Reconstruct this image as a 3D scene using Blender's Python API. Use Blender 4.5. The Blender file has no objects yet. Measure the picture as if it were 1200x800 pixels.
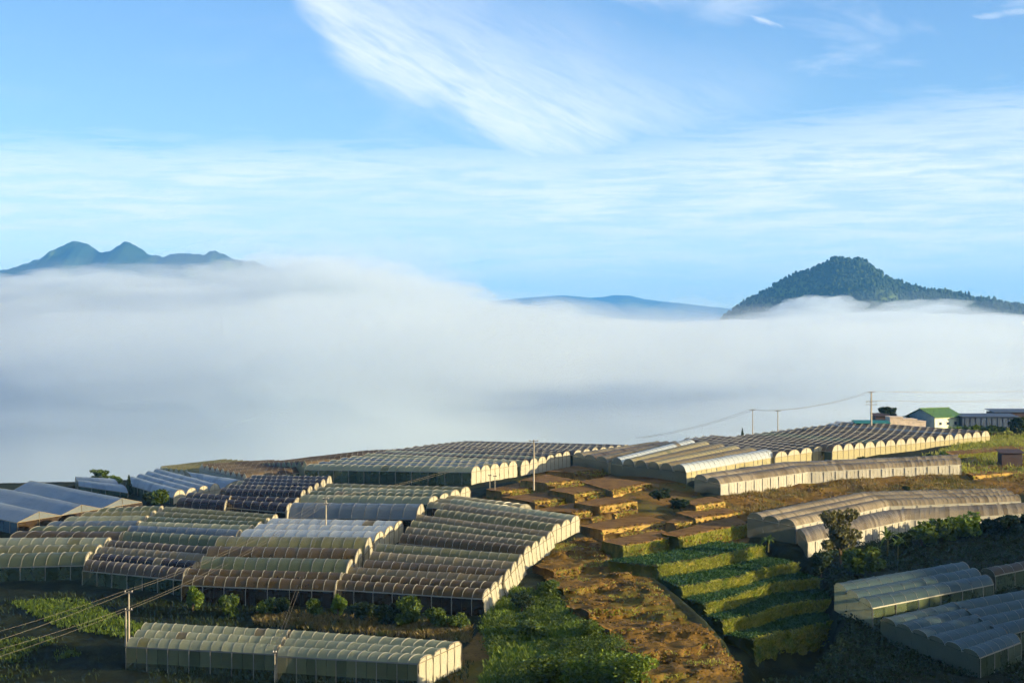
import bpy, bmesh, math, random
import numpy as np
from mathutils import Vector, Matrix

# ------------------------------------------------------------------ scene
S = bpy.context.scene
COL = S.collection
R = math.radians
random.seed(7)
RNG = np.random.default_rng(11)

# camera: level, on the opposite hillside, 60 m above the local datum
ZC = 60.0
F = 2239.0                       # focal length in photograph pixels (1200 wide)
cam_d = bpy.data.cameras.new('camera')
cam_d.sensor_width = 36.0
cam_d.lens = 36.0 * F / 1200.0
cam_d.clip_start = 1.0
cam_d.clip_end = 60000.0
cam = bpy.data.objects.new('camera', cam_d)
COL.objects.link(cam)
cam.location = (0, 0, ZC)
cam.rotation_euler = (R(90), 0, 0)
S.camera = cam

SUN_EL = 11.5
SUN_AZ = 107.0                   # degrees clockwise from +Y (the view direction)
sdir = Vector((math.sin(R(SUN_AZ)) * math.cos(R(SUN_EL)), math.cos(R(SUN_AZ)) * math.cos(R(SUN_EL)), math.sin(R(SUN_EL))))

# ------------------------------------------------------------------ world
W = bpy.data.worlds.new('World')
S.world = W
W.use_nodes = True
W.cycles.sampling_method = 'MANUAL'
W.cycles.sample_map_resolution = 256


class NT:
    """small helper to write node trees as expressions"""
    def __init__(self, tree, clear=True):
        self.t = tree
        if clear:
            tree.nodes.clear()

    def n(self, kind, **kw):
        nd = self.t.nodes.new(kind)
        for k, v in kw.items():
            setattr(nd, k, v)
        return nd

    def l(self, a, b):
        self.t.links.new(a, b)

    def put(self, sock, v):
        if hasattr(v, 'is_output') or isinstance(v, bpy.types.NodeSocket):
            self.l(v, sock)
        else:
            sock.default_value = v

    def m(self, op, a, b=None, c=None, clamp=False):
        nd = self.n('ShaderNodeMath', operation=op, use_clamp=clamp)
        self.put(nd.inputs[0], a)
        if b is not None:
            self.put(nd.inputs[1], b)
        if c is not None:
            self.put(nd.inputs[2], c)
        return nd.outputs[0]

    def sstep(self, x, lo, hi, a=0.0, b=1.0):
        nd = self.n('ShaderNodeMapRange', interpolation_type='SMOOTHSTEP')
        self.put(nd.inputs['Value'], x)
        nd.inputs['From Min'].default_value = lo
        nd.inputs['From Max'].default_value = hi
        nd.inputs['To Min'].default_value = a
        nd.inputs['To Max'].default_value = b
        return nd.outputs['Result']

    def comb(self, x, y, z=0.0):
        nd = self.n('ShaderNodeCombineXYZ')
        for i, v in enumerate((x, y, z)):
            self.put(nd.inputs[i], v)
        return nd.outputs[0]

    def noise(self, vec, scale, detail=4.0, rough=0.55, dist=0.0):
        nd = self.n('ShaderNodeTexNoise')
        if vec is not None:
            self.l(vec, nd.inputs['Vector'])
        nd.inputs['Scale'].default_value = scale
        nd.inputs['Detail'].default_value = detail
        nd.inputs['Roughness'].default_value = rough
        nd.inputs['Distortion'].default_value = dist
        return nd.outputs['Fac']

    def mix(self, f, a, b, blend='MIX'):
        nd = self.n('ShaderNodeMix', data_type='RGBA', blend_type=blend)
        self.put(nd.inputs[0], f)
        for i, v in ((6, a), (7, b)):
            if isinstance(v, (tuple, list)):
                nd.inputs[i].default_value = (v[0], v[1], v[2], 1.0)
            else:
                self.put(nd.inputs[i], v)
        return nd.outputs[2]

    def curve(self, x, pts):
        nd = self.n('ShaderNodeFloatCurve')
        c = nd.mapping.curves[0]
        c.points[0].location = pts[0]
        c.points[1].location = pts[-1]
        for p in pts[1:-1]:
            c.points.new(*p)
        nd.mapping.update()
        self.put(nd.inputs['Value'], x)
        return nd.outputs[0]


SKY_STRENGTH = 0.080
w = NT(W.node_tree)
sky = w.n('ShaderNodeTexSky', sky_type='NISHITA')
sky.sun_disc = False
sky.sun_elevation = R(SUN_EL)
sky.sun_rotation = R(SUN_AZ)
sky.altitude = 1500.0
sky.air_density = 1.0
sky.dust_density = 0.25
sky.ozone_density = 2.6
tc = w.n('ShaderNodeTexCoord')
sep = w.n('ShaderNodeSeparateXYZ')
w.l(tc.outputs['Generated'], sep.inputs[0])
az = w.m('ARCTAN2', sep.outputs[0], sep.outputs[1])          # azimuth, 0 = view direction, + to the right
el = w.m('ARCSINE', sep.outputs[2])
AZ = lambda px: math.atan((px - 600.0) / F)
EL = lambda py: math.atan((400.0 - py) / F)
# thin cirrus sheet: long streaks, everywhere round the sky at low elevation
st_vec = w.comb(w.m('MULTIPLY', az, 9.0), w.m('MULTIPLY', el, 95.0), 0.0)
st_vec2 = w.comb(w.m('MULTIPLY', az, 6.0), w.m('MULTIPLY', el, 40.0), 3.7)
streak = w.noise(st_vec, 2.1, 7.0, 0.66, 0.35)
broad = w.noise(st_vec2, 1.1, 4.0, 0.5, 0.3)
sheet_lo = w.sstep(el, EL(400), EL(275))
# upper limit of the sheet rises to the right
top_el = w.m('ADD', w.m('MULTIPLY', w.sstep(az, AZ(620), AZ(1220)), EL(125) - EL(178)), EL(178))
sheet_hi = w.m('SUBTRACT', 1.0, w.sstep(w.m('ADD', w.m('SUBTRACT', el, top_el), w.m('MULTIPLY', w.m('SUBTRACT', streak, 0.5), 0.05)), -0.012, 0.010))
sheet = w.m('MULTIPLY', sheet_lo, sheet_hi)
sheet_n = w.m('MULTIPLY', w.sstep(streak, 0.34, 0.64), w.sstep(broad, 0.28, 0.62, 0.35, 1.0))
sheet_a = w.m('MULTIPLY', sheet, w.m('ADD', w.m('MULTIPLY', sheet_n, 0.58), 0.34))
# a thin veil in the rest of the sky
veil_n = w.noise(w.comb(w.m('MULTIPLY', az, 7.0), w.m('MULTIPLY', el, 22.0), 8.1), 1.4, 6.0, 0.6, 0.6)
veil_a = w.m('MULTIPLY', w.sstep(veil_n, 0.50, 0.78), 0.42)
veil_a = w.m('MULTIPLY', veil_a, w.sstep(az, AZ(330), AZ(640), 0.15, 1.0))
# the long curved plume of cirrus
azn = w.m('DIVIDE', w.m('ADD', az, 0.3), 0.6)                # 0..1 over +-17 degrees
NA = lambda px: (AZ(px) + 0.3) / 0.6
NE = lambda py: (EL(py) + 0.05) / 0.3
plume_c = w.curve(azn, [(0.0, 0.99), (NA(300), NE(-75)), (NA(350), NE(0)), (NA(410), NE(78)), (NA(480), NE(118)), (NA(560), NE(155)),
                        (NA(640), NE(187)), (NA(720), NE(176)), (NA(800), NE(157)), (NA(900), NE(142)), (1.0, NE(132))])
pel = w.m('SUBTRACT', w.m('MULTIPLY', plume_c, 0.3), 0.05)
pw_vec = w.comb(w.m('MULTIPLY', w.m('SUBTRACT', az, w.m('MULTIPLY', el, 0.9)), 15.0), w.m('MULTIPLY', w.m('ADD', el, w.m('MULTIPLY', az, 0.55)), 75.0), 1.3)
pn = w.noise(pw_vec, 1.0, 7.0, 0.6, 0.5)
pdv = w.m('ADD', w.m('SUBTRACT', el, pel), w.m('MULTIPLY', w.m('SUBTRACT', pn, 0.5), 0.03))
pwid = w.curve(azn, [(0.0, 0.9), (NA(340), 0.75), (NA(450), 0.68), (NA(560), 0.68), (NA(640), 0.66), (NA(720), 0.5), (NA(800), 0.36), (1.0, 0.2)])
p_lo = w.sstep(pdv, -0.014, 0.022)
p_hi = w.m('SUBTRACT', 1.0, w.m('DIVIDE', w.m('SUBTRACT', pdv, 0.004), w.m('MULTIPLY', pwid, 0.155), clamp=True))
p_hi = w.m('POWER', w.m('MAXIMUM', p_hi, 0.0), 1.5)
p_str = w.curve(azn, [(0.0, 0.0), (NA(325), 0.55), (NA(380), 0.95), (NA(520), 1.0), (NA(640), 1.0), (NA(720), 0.8), (NA(800), 0.5), (NA(900), 0.22), (NA(1000), 0.0), (1.0, 0.0)])
fine = w.noise(w.comb(w.m('MULTIPLY', w.m('SUBTRACT', az, w.m('MULTIPLY', el, 1.2)), 26.0), w.m('MULTIPLY', w.m('ADD', el, w.m('MULTIPLY', az, 0.5)), 210.0), 2.2), 1.0, 6.0, 0.62, 0.6)
plume = w.m('MULTIPLY', w.m('MULTIPLY', p_lo, p_hi), w.m('MULTIPLY', p_str, w.m('MULTIPLY', w.sstep(pn, 0.28, 0.58, 0.55, 1.0), w.sstep(fine, 0.25, 0.62, 0.68, 1.0))))


wn = w.noise(w.comb(w.m('MULTIPLY', az, 60.0), w.m('MULTIPLY', w.m('ADD', el, w.m('MULTIPLY', az, 0.4)), 260.0), 5.0), 1.0, 5.0, 0.65, 0.8)


def wisp(px, py, rx, ry, tilt):
    dx = w.m('SUBTRACT', az, AZ(px))
    dy = w.m('SUBTRACT', w.m('SUBTRACT', el, EL(py)), w.m('MULTIPLY', dx, tilt))
    a = w.m('ADD', w.m('POWER', w.m('DIVIDE', dx, rx / F), 2.0), w.m('POWER', w.m('DIVIDE', dy, ry / F), 2.0))
    a = w.m('ADD', a, w.m('MULTIPLY', w.m('SUBTRACT', wn, 0.5), 3.6))
    return w.m('SUBTRACT', 1.0, w.sstep(a, -0.35, 1.0))


wis = w.m('MAXIMUM', w.m('MULTIPLY', wisp(896, 28, 24, 6, -0.4), 0.55), w.m('MULTIPLY', wisp(1180, 28, 42, 5, 0.1), 0.3))
alpha = w.m('MAXIMUM', w.m('MAXIMUM', sheet_a, plume), w.m('MAXIMUM', veil_a, wis), clamp=True)
hsv = w.n('ShaderNodeHueSaturation')
hsv.inputs['Saturation'].default_value = 1.12
hsv.inputs['Hue'].default_value = 0.512
hsv.inputs['Value'].default_value = 1.0
w.l(sky.outputs[0], hsv.inputs['Color'])
CLOUD = (5.3, 5.45, 5.5)
wcol = w.mix(alpha, hsv.outputs[0], CLOUD)
bg = w.n('ShaderNodeBackground')
w.l(wcol, bg.inputs['Color'])
bg.inputs['Strength'].default_value = SKY_STRENGTH
wo = w.n('ShaderNodeOutputWorld')
w.l(bg.outputs[0], wo.inputs['Surface'])

# ------------------------------------------------------------------ sun
sun_d = bpy.data.lights.new('sun', 'SUN')
sun_d.energy = 5.0
sun_d.angle = R(0.55)
sun_d.color = (1.0, 0.78, 0.45)
sun = bpy.data.objects.new('sun', sun_d)
COL.objects.link(sun)
sun.rotation_euler = (-sdir).to_track_quat('-Z', 'Y').to_euler()

# ------------------------------------------------------------------ output
S.view_settings.view_transform = 'Standard'
S.view_settings.look = 'None'
S.view_settings.exposure = 1.5
S.view_settings.gamma = 1.0
S.view_settings.use_curve_mapping = False
cy = S.cycles
cy.max_bounces = 10
cy.diffuse_bounces = 3
cy.glossy_bounces = 2
cy.transmission_bounces = 3
cy.transparent_max_bounces = 48
cy.volume_bounces = 4
cy.adaptive_threshold = 0.03
cy.adaptive_min_samples = 12
cy.use_denoising = True
cy.caustics_reflective = False
cy.caustics_refractive = False
cy.sample_clamp_indirect = 6.0


# ------------------------------------------------------------------ helpers
def mesh_obj(name, verts, faces, mat=None, parent=None, smooth=False, loc=None):
    me = bpy.data.meshes.new(name)
    if isinstance(verts, np.ndarray):
        verts = verts.tolist()
    me.from_pydata(verts, [], faces)
    if smooth:
        me.polygons.foreach_set('use_smooth', [True] * len(me.polygons))
    if mat is not None:
        me.materials.append(mat)
    me.update()
    o = bpy.data.objects.new(name, me)
    COL.objects.link(o)
    if parent is not None:
        o.parent = parent
    if loc is not None:
        o.location = loc
    return o


def big_mesh(name, V, Q, mat=None, smooth=True):
    """numpy verts (n,3) and quads/tris (m,k)"""
    me = bpy.data.meshes.new(name)
    V = np.ascontiguousarray(V, dtype=np.float32)
    Q = np.ascontiguousarray(Q, dtype=np.int32)
    k = Q.shape[1]
    me.vertices.add(len(V))
    me.vertices.foreach_set('co', V.ravel())
    me.loops.add(Q.size)
    me.loops.foreach_set('vertex_index', Q.ravel())
    me.polygons.add(len(Q))
    me.polygons.foreach_set('loop_start', np.arange(0, Q.size, k, dtype=np.int32))
    me.polygons.foreach_set('use_smooth', np.full(len(Q), smooth))
    if mat is not None:
        me.materials.append(mat)
    me.update(calc_edges=True)
    me.validate()
    o = bpy.data.objects.new(name, me)
    COL.objects.link(o)
    return o


def tag(o, label=None, cat=None, group=None, kind=None):
    if label:
        o['label'] = label
    if cat:
        o['category'] = cat
    if group:
        o['group'] = group
    if kind:
        o['kind'] = kind
    return o


def empty(name, loc):
    o = bpy.data.objects.new(name, None)
    o.empty_display_size = 0.5
    COL.objects.link(o)
    o.location = loc
    return o


def _hash(ix, iy, seed):
    h = (ix.astype(np.int64) * 374761393 + iy.astype(np.int64) * 668265263 + seed * 1274126177) & 0x7fffffff
    h = ((h ^ (h >> 13)) * 1274126177) & 0x7fffffff
    h = h ^ (h >> 16)
    return (h & 0xffffff) / float(0xffffff)


def vnoise(x, y, seed=0):
    ix = np.floor(x); iy = np.floor(y)
    fx = x - ix; fy = y - iy
    fx = fx * fx * fx * (fx * (fx * 6 - 15) + 10); fy = fy * fy * fy * (fy * (fy * 6 - 15) + 10)
    a = _hash(ix, iy, seed); b = _hash(ix + 1, iy, seed)
    c = _hash(ix, iy + 1, seed); d = _hash(ix + 1, iy + 1, seed)
    return (a * (1 - fx) + b * fx) * (1 - fy) + (c * (1 - fx) + d * fx) * fy


def fbm(x, y, scale, octs=4, seed=0, gain=0.5):
    x = np.asarray(x, float) / scale; y = np.asarray(y, float) / scale
    s = 0.0; a = 1.0; n = 0.0
    for o in range(octs):
        s = s + a * (vnoise(x + 17.3 * o, y - 9.1 * o, seed + o) - 0.5)
        n += a; a *= gain; x = x * 2.03; y = y * 2.03
    return s / n * 2.0           # about -1..1


def sst(x, lo, hi):
    t = np.clip((x - lo) / (hi - lo), 0, 1)
    return t * t * (3 - 2 * t)


def P(px, py, D):
    """the point at depth D that the photograph shows at pixel px, py"""
    return ((px - 600.0) / F * D, D, ZC - (py - 400.0) / F * D)


def mat(name):
    m = bpy.data.materials.new(name)
    m.use_nodes = True
    return m, NT(m.node_tree)


def princ(nt, col, rough=0.8, spec=0.3):
    b = nt.n('ShaderNodeBsdfPrincipled')
    if isinstance(col, (tuple, list)):
        b.inputs['Base Color'].default_value = (col[0], col[1], col[2], 1)
    else:
        nt.l(col, b.inputs['Base Color'])
    b.inputs['Roughness'].default_value = rough
    b.inputs['Specular IOR Level'].default_value = spec
    return b


def out(nt, sh, disp=None):
    o = nt.n('ShaderNodeOutputMaterial')
    nt.l(sh, o.inputs['Surface'])
    return o


def bump(nt, h, strength=0.4, dist=0.1):
    b = nt.n('ShaderNodeBump')
    b.inputs['Strength'].default_value = strength
    b.inputs['Distance'].default_value = dist
    nt.l(h, b.inputs['Height'])
    return b.outputs[0]

# ------------------------------------------------------------------ far mountains
def ridge_mountain(name, prof, D, depth, base_z, matl, n=160, m=40, rough=0.03, seed=1, jag=0.0):
    """a ridge whose crest has the outline prof [(px,py)...] at depth D and whose flanks fall away in front and behind"""
    xs = np.array([(p[0] - 600.0) / F * D for p in prof]); zs = np.array([ZC - (p[1] - 400.0) / F * D for p in prof])
    X = np.linspace(xs[0], xs[-1], n)
    zc = np.interp(X, xs, zs)
    k = np.hanning(5); k /= k.sum()
    zc = np.convolve(np.pad(zc, 2, 'edge'), k, 'valid')
    V = []; t = np.linspace(-1, 1, m)
    Vx = np.zeros((m, n)); Vy = np.zeros((m, n)); Vz = np.zeros((m, n))
    for j, tt in enumerate(t):
        y = D + tt * depth
        fall = np.abs(tt) ** 1.15
        z = base_z + (zc - base_z) * (1 - fall)
        amp = (zc - base_z) * rough * 8 * np.abs(tt) * (1 - np.abs(tt))
        z = z + amp * fbm(X, np.full_like(X, y), depth * 0.28, 5, seed)
        z = z + (zc - base_z) * rough * 0.25 * fbm(X, np.full_like(X, y), depth * 0.05, 3, seed + 9) + jag * fbm(X, np.full_like(X, y), 90.0, 4, seed + 13, 0.7)
        Vx[j] = X; Vy[j] = y; Vz[j] = z
    V = np.stack([Vx.ravel(), Vy.ravel(), Vz.ravel()], 1)
    idx = np.arange(n * m).reshape(m, n)
    Q = np.stack([idx[:-1, :-1].ravel(), idx[:-1, 1:].ravel(), idx[1:, 1:].ravel(), idx[1:, :-1].ravel()], 1)
    o = big_mesh(name, V, Q, matl)
    return o, V, idx, (Vx, Vy, Vz)


m_forest, nt = mat('forest_floor')
tcn = nt.n('ShaderNodeTexCoord')
nz = nt.noise(tcn.outputs['Object'], 0.012, 5.0, 0.6)
nz2 = nt.noise(tcn.outputs['Object'], 0.0035, 3.0, 0.5)
c = nt.mix(nt.sstep(nz, 0.35, 0.7), (0.010, 0.024, 0.012), (0.024, 0.046, 0.016))
c = nt.mix(nt.sstep(nz2, 0.56, 0.68), c, (0.08, 0.12, 0.025))
b = princ(nt, c, 0.9, 0.1)
out(nt, b.outputs[0])

m_tree_far, nt = mat('far_tree_foliage')
g = nt.n('ShaderNodeNewGeometry')
c = nt.mix(g.outputs['Random Per Island'], (0.010, 0.024, 0.010), (0.038, 0.062, 0.016))
b = princ(nt, c, 0.9, 0.1)
out(nt, b.outputs[0])

D_R = 4200.0
prof_r = [(800, 470), (830, 392), (848, 371), (862, 360), (885, 345), (905, 335), (925, 322), (945, 316), (960, 309), (975, 303), (990, 303), (1008, 303), (1018, 309),
          (1030, 318), (1045, 327), (1065, 333), (1085, 338), (1110, 342), (1135, 347), (1160, 350), (1185, 355), (1215, 358), (1270, 366), (1340, 385), (1420, 440)]
mr, Vr, idr, gr = ridge_mountain('mountain', prof_r, D_R, 900.0, -260.0, m_forest, 200, 60, 0.035, 3)
tag(mr, kind='structure')

D_L = 8200.0
prof_l = [(-260, 400), (-120, 345), (-40, 325), (0, 316), (25, 309), (45, 303), (60, 294), (80, 286), (95, 282), (104, 284), (112, 290), (122, 295), (130, 292), (140, 285), (148, 283),
          (156, 287), (170, 295), (190, 300), (205, 298), (225, 296), (250, 296), (270, 300), (290, 302), (300, 303), (330, 318), (380, 345), (440, 400), (480, 440)]
ml, Vl, idl, gl = ridge_mountain('mountain', prof_l, D_L, 2200.0, -300.0, m_forest, 640, 60, 0.06, 5, 22.0)
tag(ml, kind='structure')

D_C = 15000.0
prof_c = [(400, 420), (520, 372), (580, 352), (620, 347), (640, 346), (662, 345), (680, 346), (690, 348), (705, 347), (722, 345), (735, 344), (750, 348), (775, 352), (800, 354), (830, 358),
          (870, 362), (930, 372), (1050, 395), (1100, 420)]
mc, Vc, idc, gc = ridge_mountain('mountain', prof_c, D_C, 3000.0, -300.0, m_forest, 260, 40, 0.03, 8, 10.0)
tag(mc, kind='structure')


def blob_unit(n=6, seed=0):
    """low ragged cone-topped crown: unit height, unit half-width"""
    r = np.random.default_rng(seed)
    rings = [(0.0, 0.3), (0.25, 0.8), (0.55, 1.0), (0.84, 0.66)]
    V = []; Fc = []
    for z, rad in rings:
        for k in range(n):
            a = 2 * math.pi * (k + r.uniform(-.25, .25)) / n
            q = rad * r.uniform(0.72, 1.12)
            V.append((q * math.cos(a), q * math.sin(a), z + r.uniform(-.05, .05)))
    V.append((r.uniform(-.15, .15), r.uniform(-.15, .15), 1.0))
    for j in range(len(rings) - 1):
        for k in range(n):
            a = j * n + k; b = j * n + (k + 1) % n
            Fc.append((a, b, b + n)); Fc.append((a, b + n, a + n))
    t = len(V) - 1; j = (len(rings) - 1) * n
    for k in range(n):
        Fc.append((j + k, j + (k + 1) % n, t))
    return np.array(V), np.array(Fc)


def scatter(name, pts, size_fn, units, matl):
    VV = []; FF = []; off = 0
    for i, p in enumerate(pts):
        U, Fc = units[i % len(units)]
        wd, hh = size_fn(i)
        a = RNG.uniform(0, 6.28); ca, sa = math.cos(a), math.sin(a)
        v = np.empty_like(U)
        v[:, 0] = (U[:, 0] * ca - U[:, 1] * sa) * wd + p[0]
        v[:, 1] = (U[:, 0] * sa + U[:, 1] * ca) * wd + p[1]
        v[:, 2] = U[:, 2] * hh + p[2]
        VV.append(v); FF.append(Fc + off); off += len(U)
    return big_mesh(name, np.concatenate(VV), np.concatenate(FF), matl, smooth=False)


units = [blob_unit(6, s) for s in range(6)]
Vx, Vy, Vz = gr
m_, n_ = Vx.shape
pts = []
for k in range(17000):
    j = RNG.uniform(0, m_ * 0.56); i = RNG.uniform(0, n_ - 1.01)
    j0, i0 = int(j), int(i); fj, fi = j - j0, i - i0
    f = lambda A: (A[j0, i0] * (1 - fi) + A[j0, i0 + 1] * fi) * (1 - fj) + (A[j0 + 1, i0] * (1 - fi) + A[j0 + 1, i0 + 1] * fi) * fj
    x, y, z = f(Vx), f(Vy), f(Vz)
    if z < 20:
        continue
    clear = float(fbm(np.array([x]), np.array([y]), 160.0, 3, 71)[0])
    if clear > 0.42:
        continue
    pts.append((x, y, z - 2.0))
far_sizes = [(RNG.uniform(2.2, 4.6) * (1.5 if RNG.uniform() < 0.08 else 1), RNG.uniform(5, 11) * (1.4 if RNG.uniform() < 0.08 else 1)) for _ in pts]
fo = scatter('forest', pts, lambda i: far_sizes[i], units, m_tree_far)
tag(fo, 'dark green pine forest covering the mountain on the right', 'forest', kind='stuff')
print('forest', len(pts))

# ------------------------------------------------------------------ fog in the valley
m_fog_mats = {}


def fog_mat(name, density, col=(0.735, 0.842, 0.93), aniso=0.25):
    m = bpy.data.materials.new(name)
    m.use_nodes = True
    t = NT(m.node_tree)
    v = t.n('ShaderNodeVolumePrincipled')
    v.inputs['Color'].default_value = (*col, 1)
    v.inputs['Density'].default_value = density
    v.inputs['Anisotropy'].default_value = aniso
    o = t.n('ShaderNodeOutputMaterial')
    t.l(v.outputs[0], o.inputs['Volume'])
    return m


FOG_PY = [(-700, 345), (-200, 338), (0, 338), (60, 326), (150, 332), (230, 332), (285, 328), (340, 315), (420, 322), (480, 335), (540, 355), (600, 372), (700, 381), (800, 384), (900, 381), (1000, 371), (1100, 370), (1200, 381), (1500, 384), (2500, 380)]
FOG_YC = [(-700, 1800), (0, 1800), (200, 1800), (340, 1750), (480, 1900), (650, 2600), (1200, 3100), (2500, 3100)]


def fog_top(X, Y, lift, seed):
    """height of the top of the fog sea: lobes at bearings (pixel columns) as in the photograph, each at its own distance"""
    U = X / np.maximum(Y, 1.0) * F + 600.0
    yc = np.interp(U, *zip(*FOG_YC))
    zc = ZC + (400.0 - np.interp(U, *zip(*FOG_PY))) / F * yc
    near = np.clip((Y - 600.0) / (yc - 600.0), 0, 1) ** 0.8
    z = -45 + (zc + 45) * near
    far = sst(Y, yc * 1.1, yc * 2.2)
    z = z * (1 - far) + (100.0) * far
    amp = 11.0 * sst(Y, 620, 1500)
    z = z + amp * (fbm(X, Y, 380.0, 5, seed, 0.6) + 0.6 * fbm(X, Y, 120.0, 5, seed + 5, 0.6))
    return z + lift * sst(Y, 620, 1400) * (0.25 + 1.6 * np.clip(0.5 + 1.2 * fbm(X, Y, 260.0, 5, seed + 11, 0.6), 0, 1.4))


def fog_layer(name, density, lift, seed, y0, y1, bottom, col=(0.735, 0.842, 0.93)):
    nx, ny = 260, 170
    ty = np.linspace(0, 1, ny)
    ys = y0 + (y1 - y0) * ty ** 1.9
    V = np.zeros((ny, nx, 3))
    for j, y in enumerate(ys):
        hw = 0.62 * y + 500.0
        xs = np.linspace(-hw, hw, nx)
        V[j, :, 0] = xs; V[j, :, 1] = y
    V[:, :, 2] = fog_top(V[:, :, 0], V[:, :, 1], lift, seed)
    V[:, :, 2] = np.maximum(V[:, :, 2], bottom + 2)
    V[0, :, 2] = bottom + 2
    top = V.reshape(-1, 3)
    bot = top.copy(); bot[:, 2] = np.minimum(bottom + 45 * (fbm(top[:, 0], top[:, 1], 300.0, 4, seed + 40)) * (bottom > -50), top[:, 2] - 1.0)
    n = nx * ny
    idx = np.arange(n).reshape(ny, nx)
    q = lambda a, b, c, d: np.stack([a.ravel(), b.ravel(), c.ravel(), d.ravel()], 1)
    Q = [q(idx[:-1, :-1], idx[:-1, 1:], idx[1:, 1:], idx[1:, :-1]), q(idx[:-1, :-1], idx[1:, :-1], idx[1:, 1:], idx[:-1, 1:]) + n]
    e = np.concatenate([idx[0, :], idx[1:, -1], idx[-1, :-1][::-1], idx[1:-1, 0][::-1]])
    e2 = np.roll(e, -1)
    Q.append(np.stack([e, e + n, e2 + n, e2], 1))
    o = big_mesh(name, np.concatenate([top, bot]), np.concatenate(Q), fog_mat(name, density, col), smooth=True)
    tag(o, kind='stuff')
    return o


fg = fog_layer('fog', 1 / 150.0, 0.0, 21, 700.0, 12500.0, -35.0, (0.735, 0.842, 0.93))
tag(fg, 'thick white fog bank filling the valley behind the greenhouses', 'fog')
fg = fog_layer('fog', 1 / 260.0, -4.0, 24, 560.0, 12490.0, -150.0, (0.64, 0.765, 0.86))  # lower albedo puts the shade under the bank into the colour
tag(fg, 'mist greyed for shade under the fog bank just behind the crest', 'fog')
fg = fog_layer('fog', 1 / 600.0, 9.0, 27, 900.0, 12480.0, 24.0)
tag(fg, 'thinner fog fringe lying over the white fog bank', 'fog')
fg = fog_layer('fog', 1 / 6500.0, 24.0, 35, 1000.0, 12460.0, 26.0)
tag(fg, 'faint mist veil above the fog in front of the mountains', 'fog')


def fog_puff(px, py, D, rx, rz, ry, seed, density, label):
    """a torn scrap of fog: a lumpy lens"""
    c = P(px, py, D)
    nu, nv = 40, 20
    V = []
    r = np.random.default_rng(seed)
    for j in range(nv + 1):
        th = math.pi * j / nv
        for i in range(nu):
            ph = 2 * math.pi * i / nu
            d = np.array([math.sin(th) * math.cos(ph), math.sin(th) * math.sin(ph), math.cos(th)])
            q = 1 + 0.55 * float(fbm(np.array([d[0] * 2 + seed * 3.1]), np.array([d[2] * 2.6 + d[1] * 1.7]), 0.8, 4, seed)[0])
            V.append((c[0] + d[0] * rx * q, c[1] + d[1] * ry * q, c[2] + d[2] * rz * q * (1 if d[2] > 0 else 0.7)))
    Q = []
    for j in range(nv):
        for i in range(nu):
            Q.append((j * nu + i, (j + 1) * nu + i, (j + 1) * nu + (i + 1) % nu, j * nu + (i + 1) % nu))
    o = big_mesh('fog', np.array(V), np.array(Q), fog_mat('fog_scrap', density))
    tag(o, label, 'fog', kind='stuff')


fog_puff(960, 362, 3600, 80, 26, 120, 3, 1 / 110.0, 'torn scrap of fog on the lower left flank of the wooded mountain')
fog_puff(925, 372, 3600, 70, 16, 120, 5, 1 / 150.0, 'low scrap of fog at the left foot of the wooded mountain')
fog_puff(1085, 360, 3600, 80, 15, 120, 8, 1 / 200.0, 'thin scrap of fog on the right shoulder of the wooded mountain')
fog_puff(1010, 374, 3600, 110, 16, 140, 9, 1 / 150.0, 'wide scrap of fog below the middle of the wooded mountain')
fog_puff(640, 366, 3000, 60, 18, 120, 12, 1 / 320.0, 'scrap of fog at the left foot of the distant blue ridge')
fog_puff(150, 322, 2300, 90, 14, 120, 14, 1 / 420.0, 'thin scrap of fog under the left peaks')
fog_puff(420, 300, 1900, 110, 22, 130, 16, 1 / 900.0, 'faint plume of mist above the highest fog')

PUFFS = [(20, 1760, 70, 13), (75, 1740, 60, 15), (140, 1760, 70, 12), (330, 1620, 80, 18), (385, 1640, 70, 17), (440, 1700, 70, 15), (495, 1800, 70, 13),
         (560, 2050, 80, 12), (625, 2400, 90, 12), (700, 2600, 120, 12), (790, 2800, 120, 11), (880, 2900, 110, 13), (1040, 2950, 110, 14), (1140, 2950, 120, 13), (1210, 2900, 120, 12)]
for i, (px, D, rx, rz) in enumerate(PUFFS):
    py = float(np.interp(px, *zip(*FOG_PY))) + 0.35 * rz / D * F
    fog_puff(px, py, D, rx, rz, rx * 1.3, 40 + i, 1 / 130.0, 'billow of white fog on top of the bank')

FRONT = [(60, 400, 1100, 120, 34), (200, 425, 1000, 100, 30), (330, 385, 1150, 130, 40), (450, 430, 1000, 110, 32), (520, 395, 1250, 120, 34), (640, 420, 1150, 120, 30), (760, 405, 1400, 150, 30), (900, 425, 1300, 140, 28), (1030, 405, 1500, 160, 28), (1160, 420, 1400, 150, 28)]
for i, (px, py, D, rx, rz) in enumerate(FRONT):
    fog_puff(px, py, D, rx, rz, rx, 70 + i, 1 / 420.0, 'soft billow in the face of the fog bank')

# ------------------------------------------------------------------ haze
HZ = (-7500.0, 9500.0, -900.0, 18500.0, -325.0, 620.0)
x0, x1, y0, y1, z0, z1 = HZ
hv = [(x0, y0, z0), (x1, y0, z0), (x1, y1, z0), (x0, y1, z0), (x0, y0, z1), (x1, y0, z1), (x1, y1, z1), (x0, y1, z1)]
hf = [(0, 3, 2, 1), (4, 5, 6, 7), (0, 1, 5, 4), (1, 2, 6, 5), (2, 3, 7, 6), (3, 0, 4, 7)]
hz = mesh_obj('haze', hv, hf, fog_mat('haze_air', 7.0e-5, (0.13, 0.45, 1.0), 0.0))
tag(hz, 'pale blue haze in the air over the whole valley', 'haze', kind='stuff')

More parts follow.
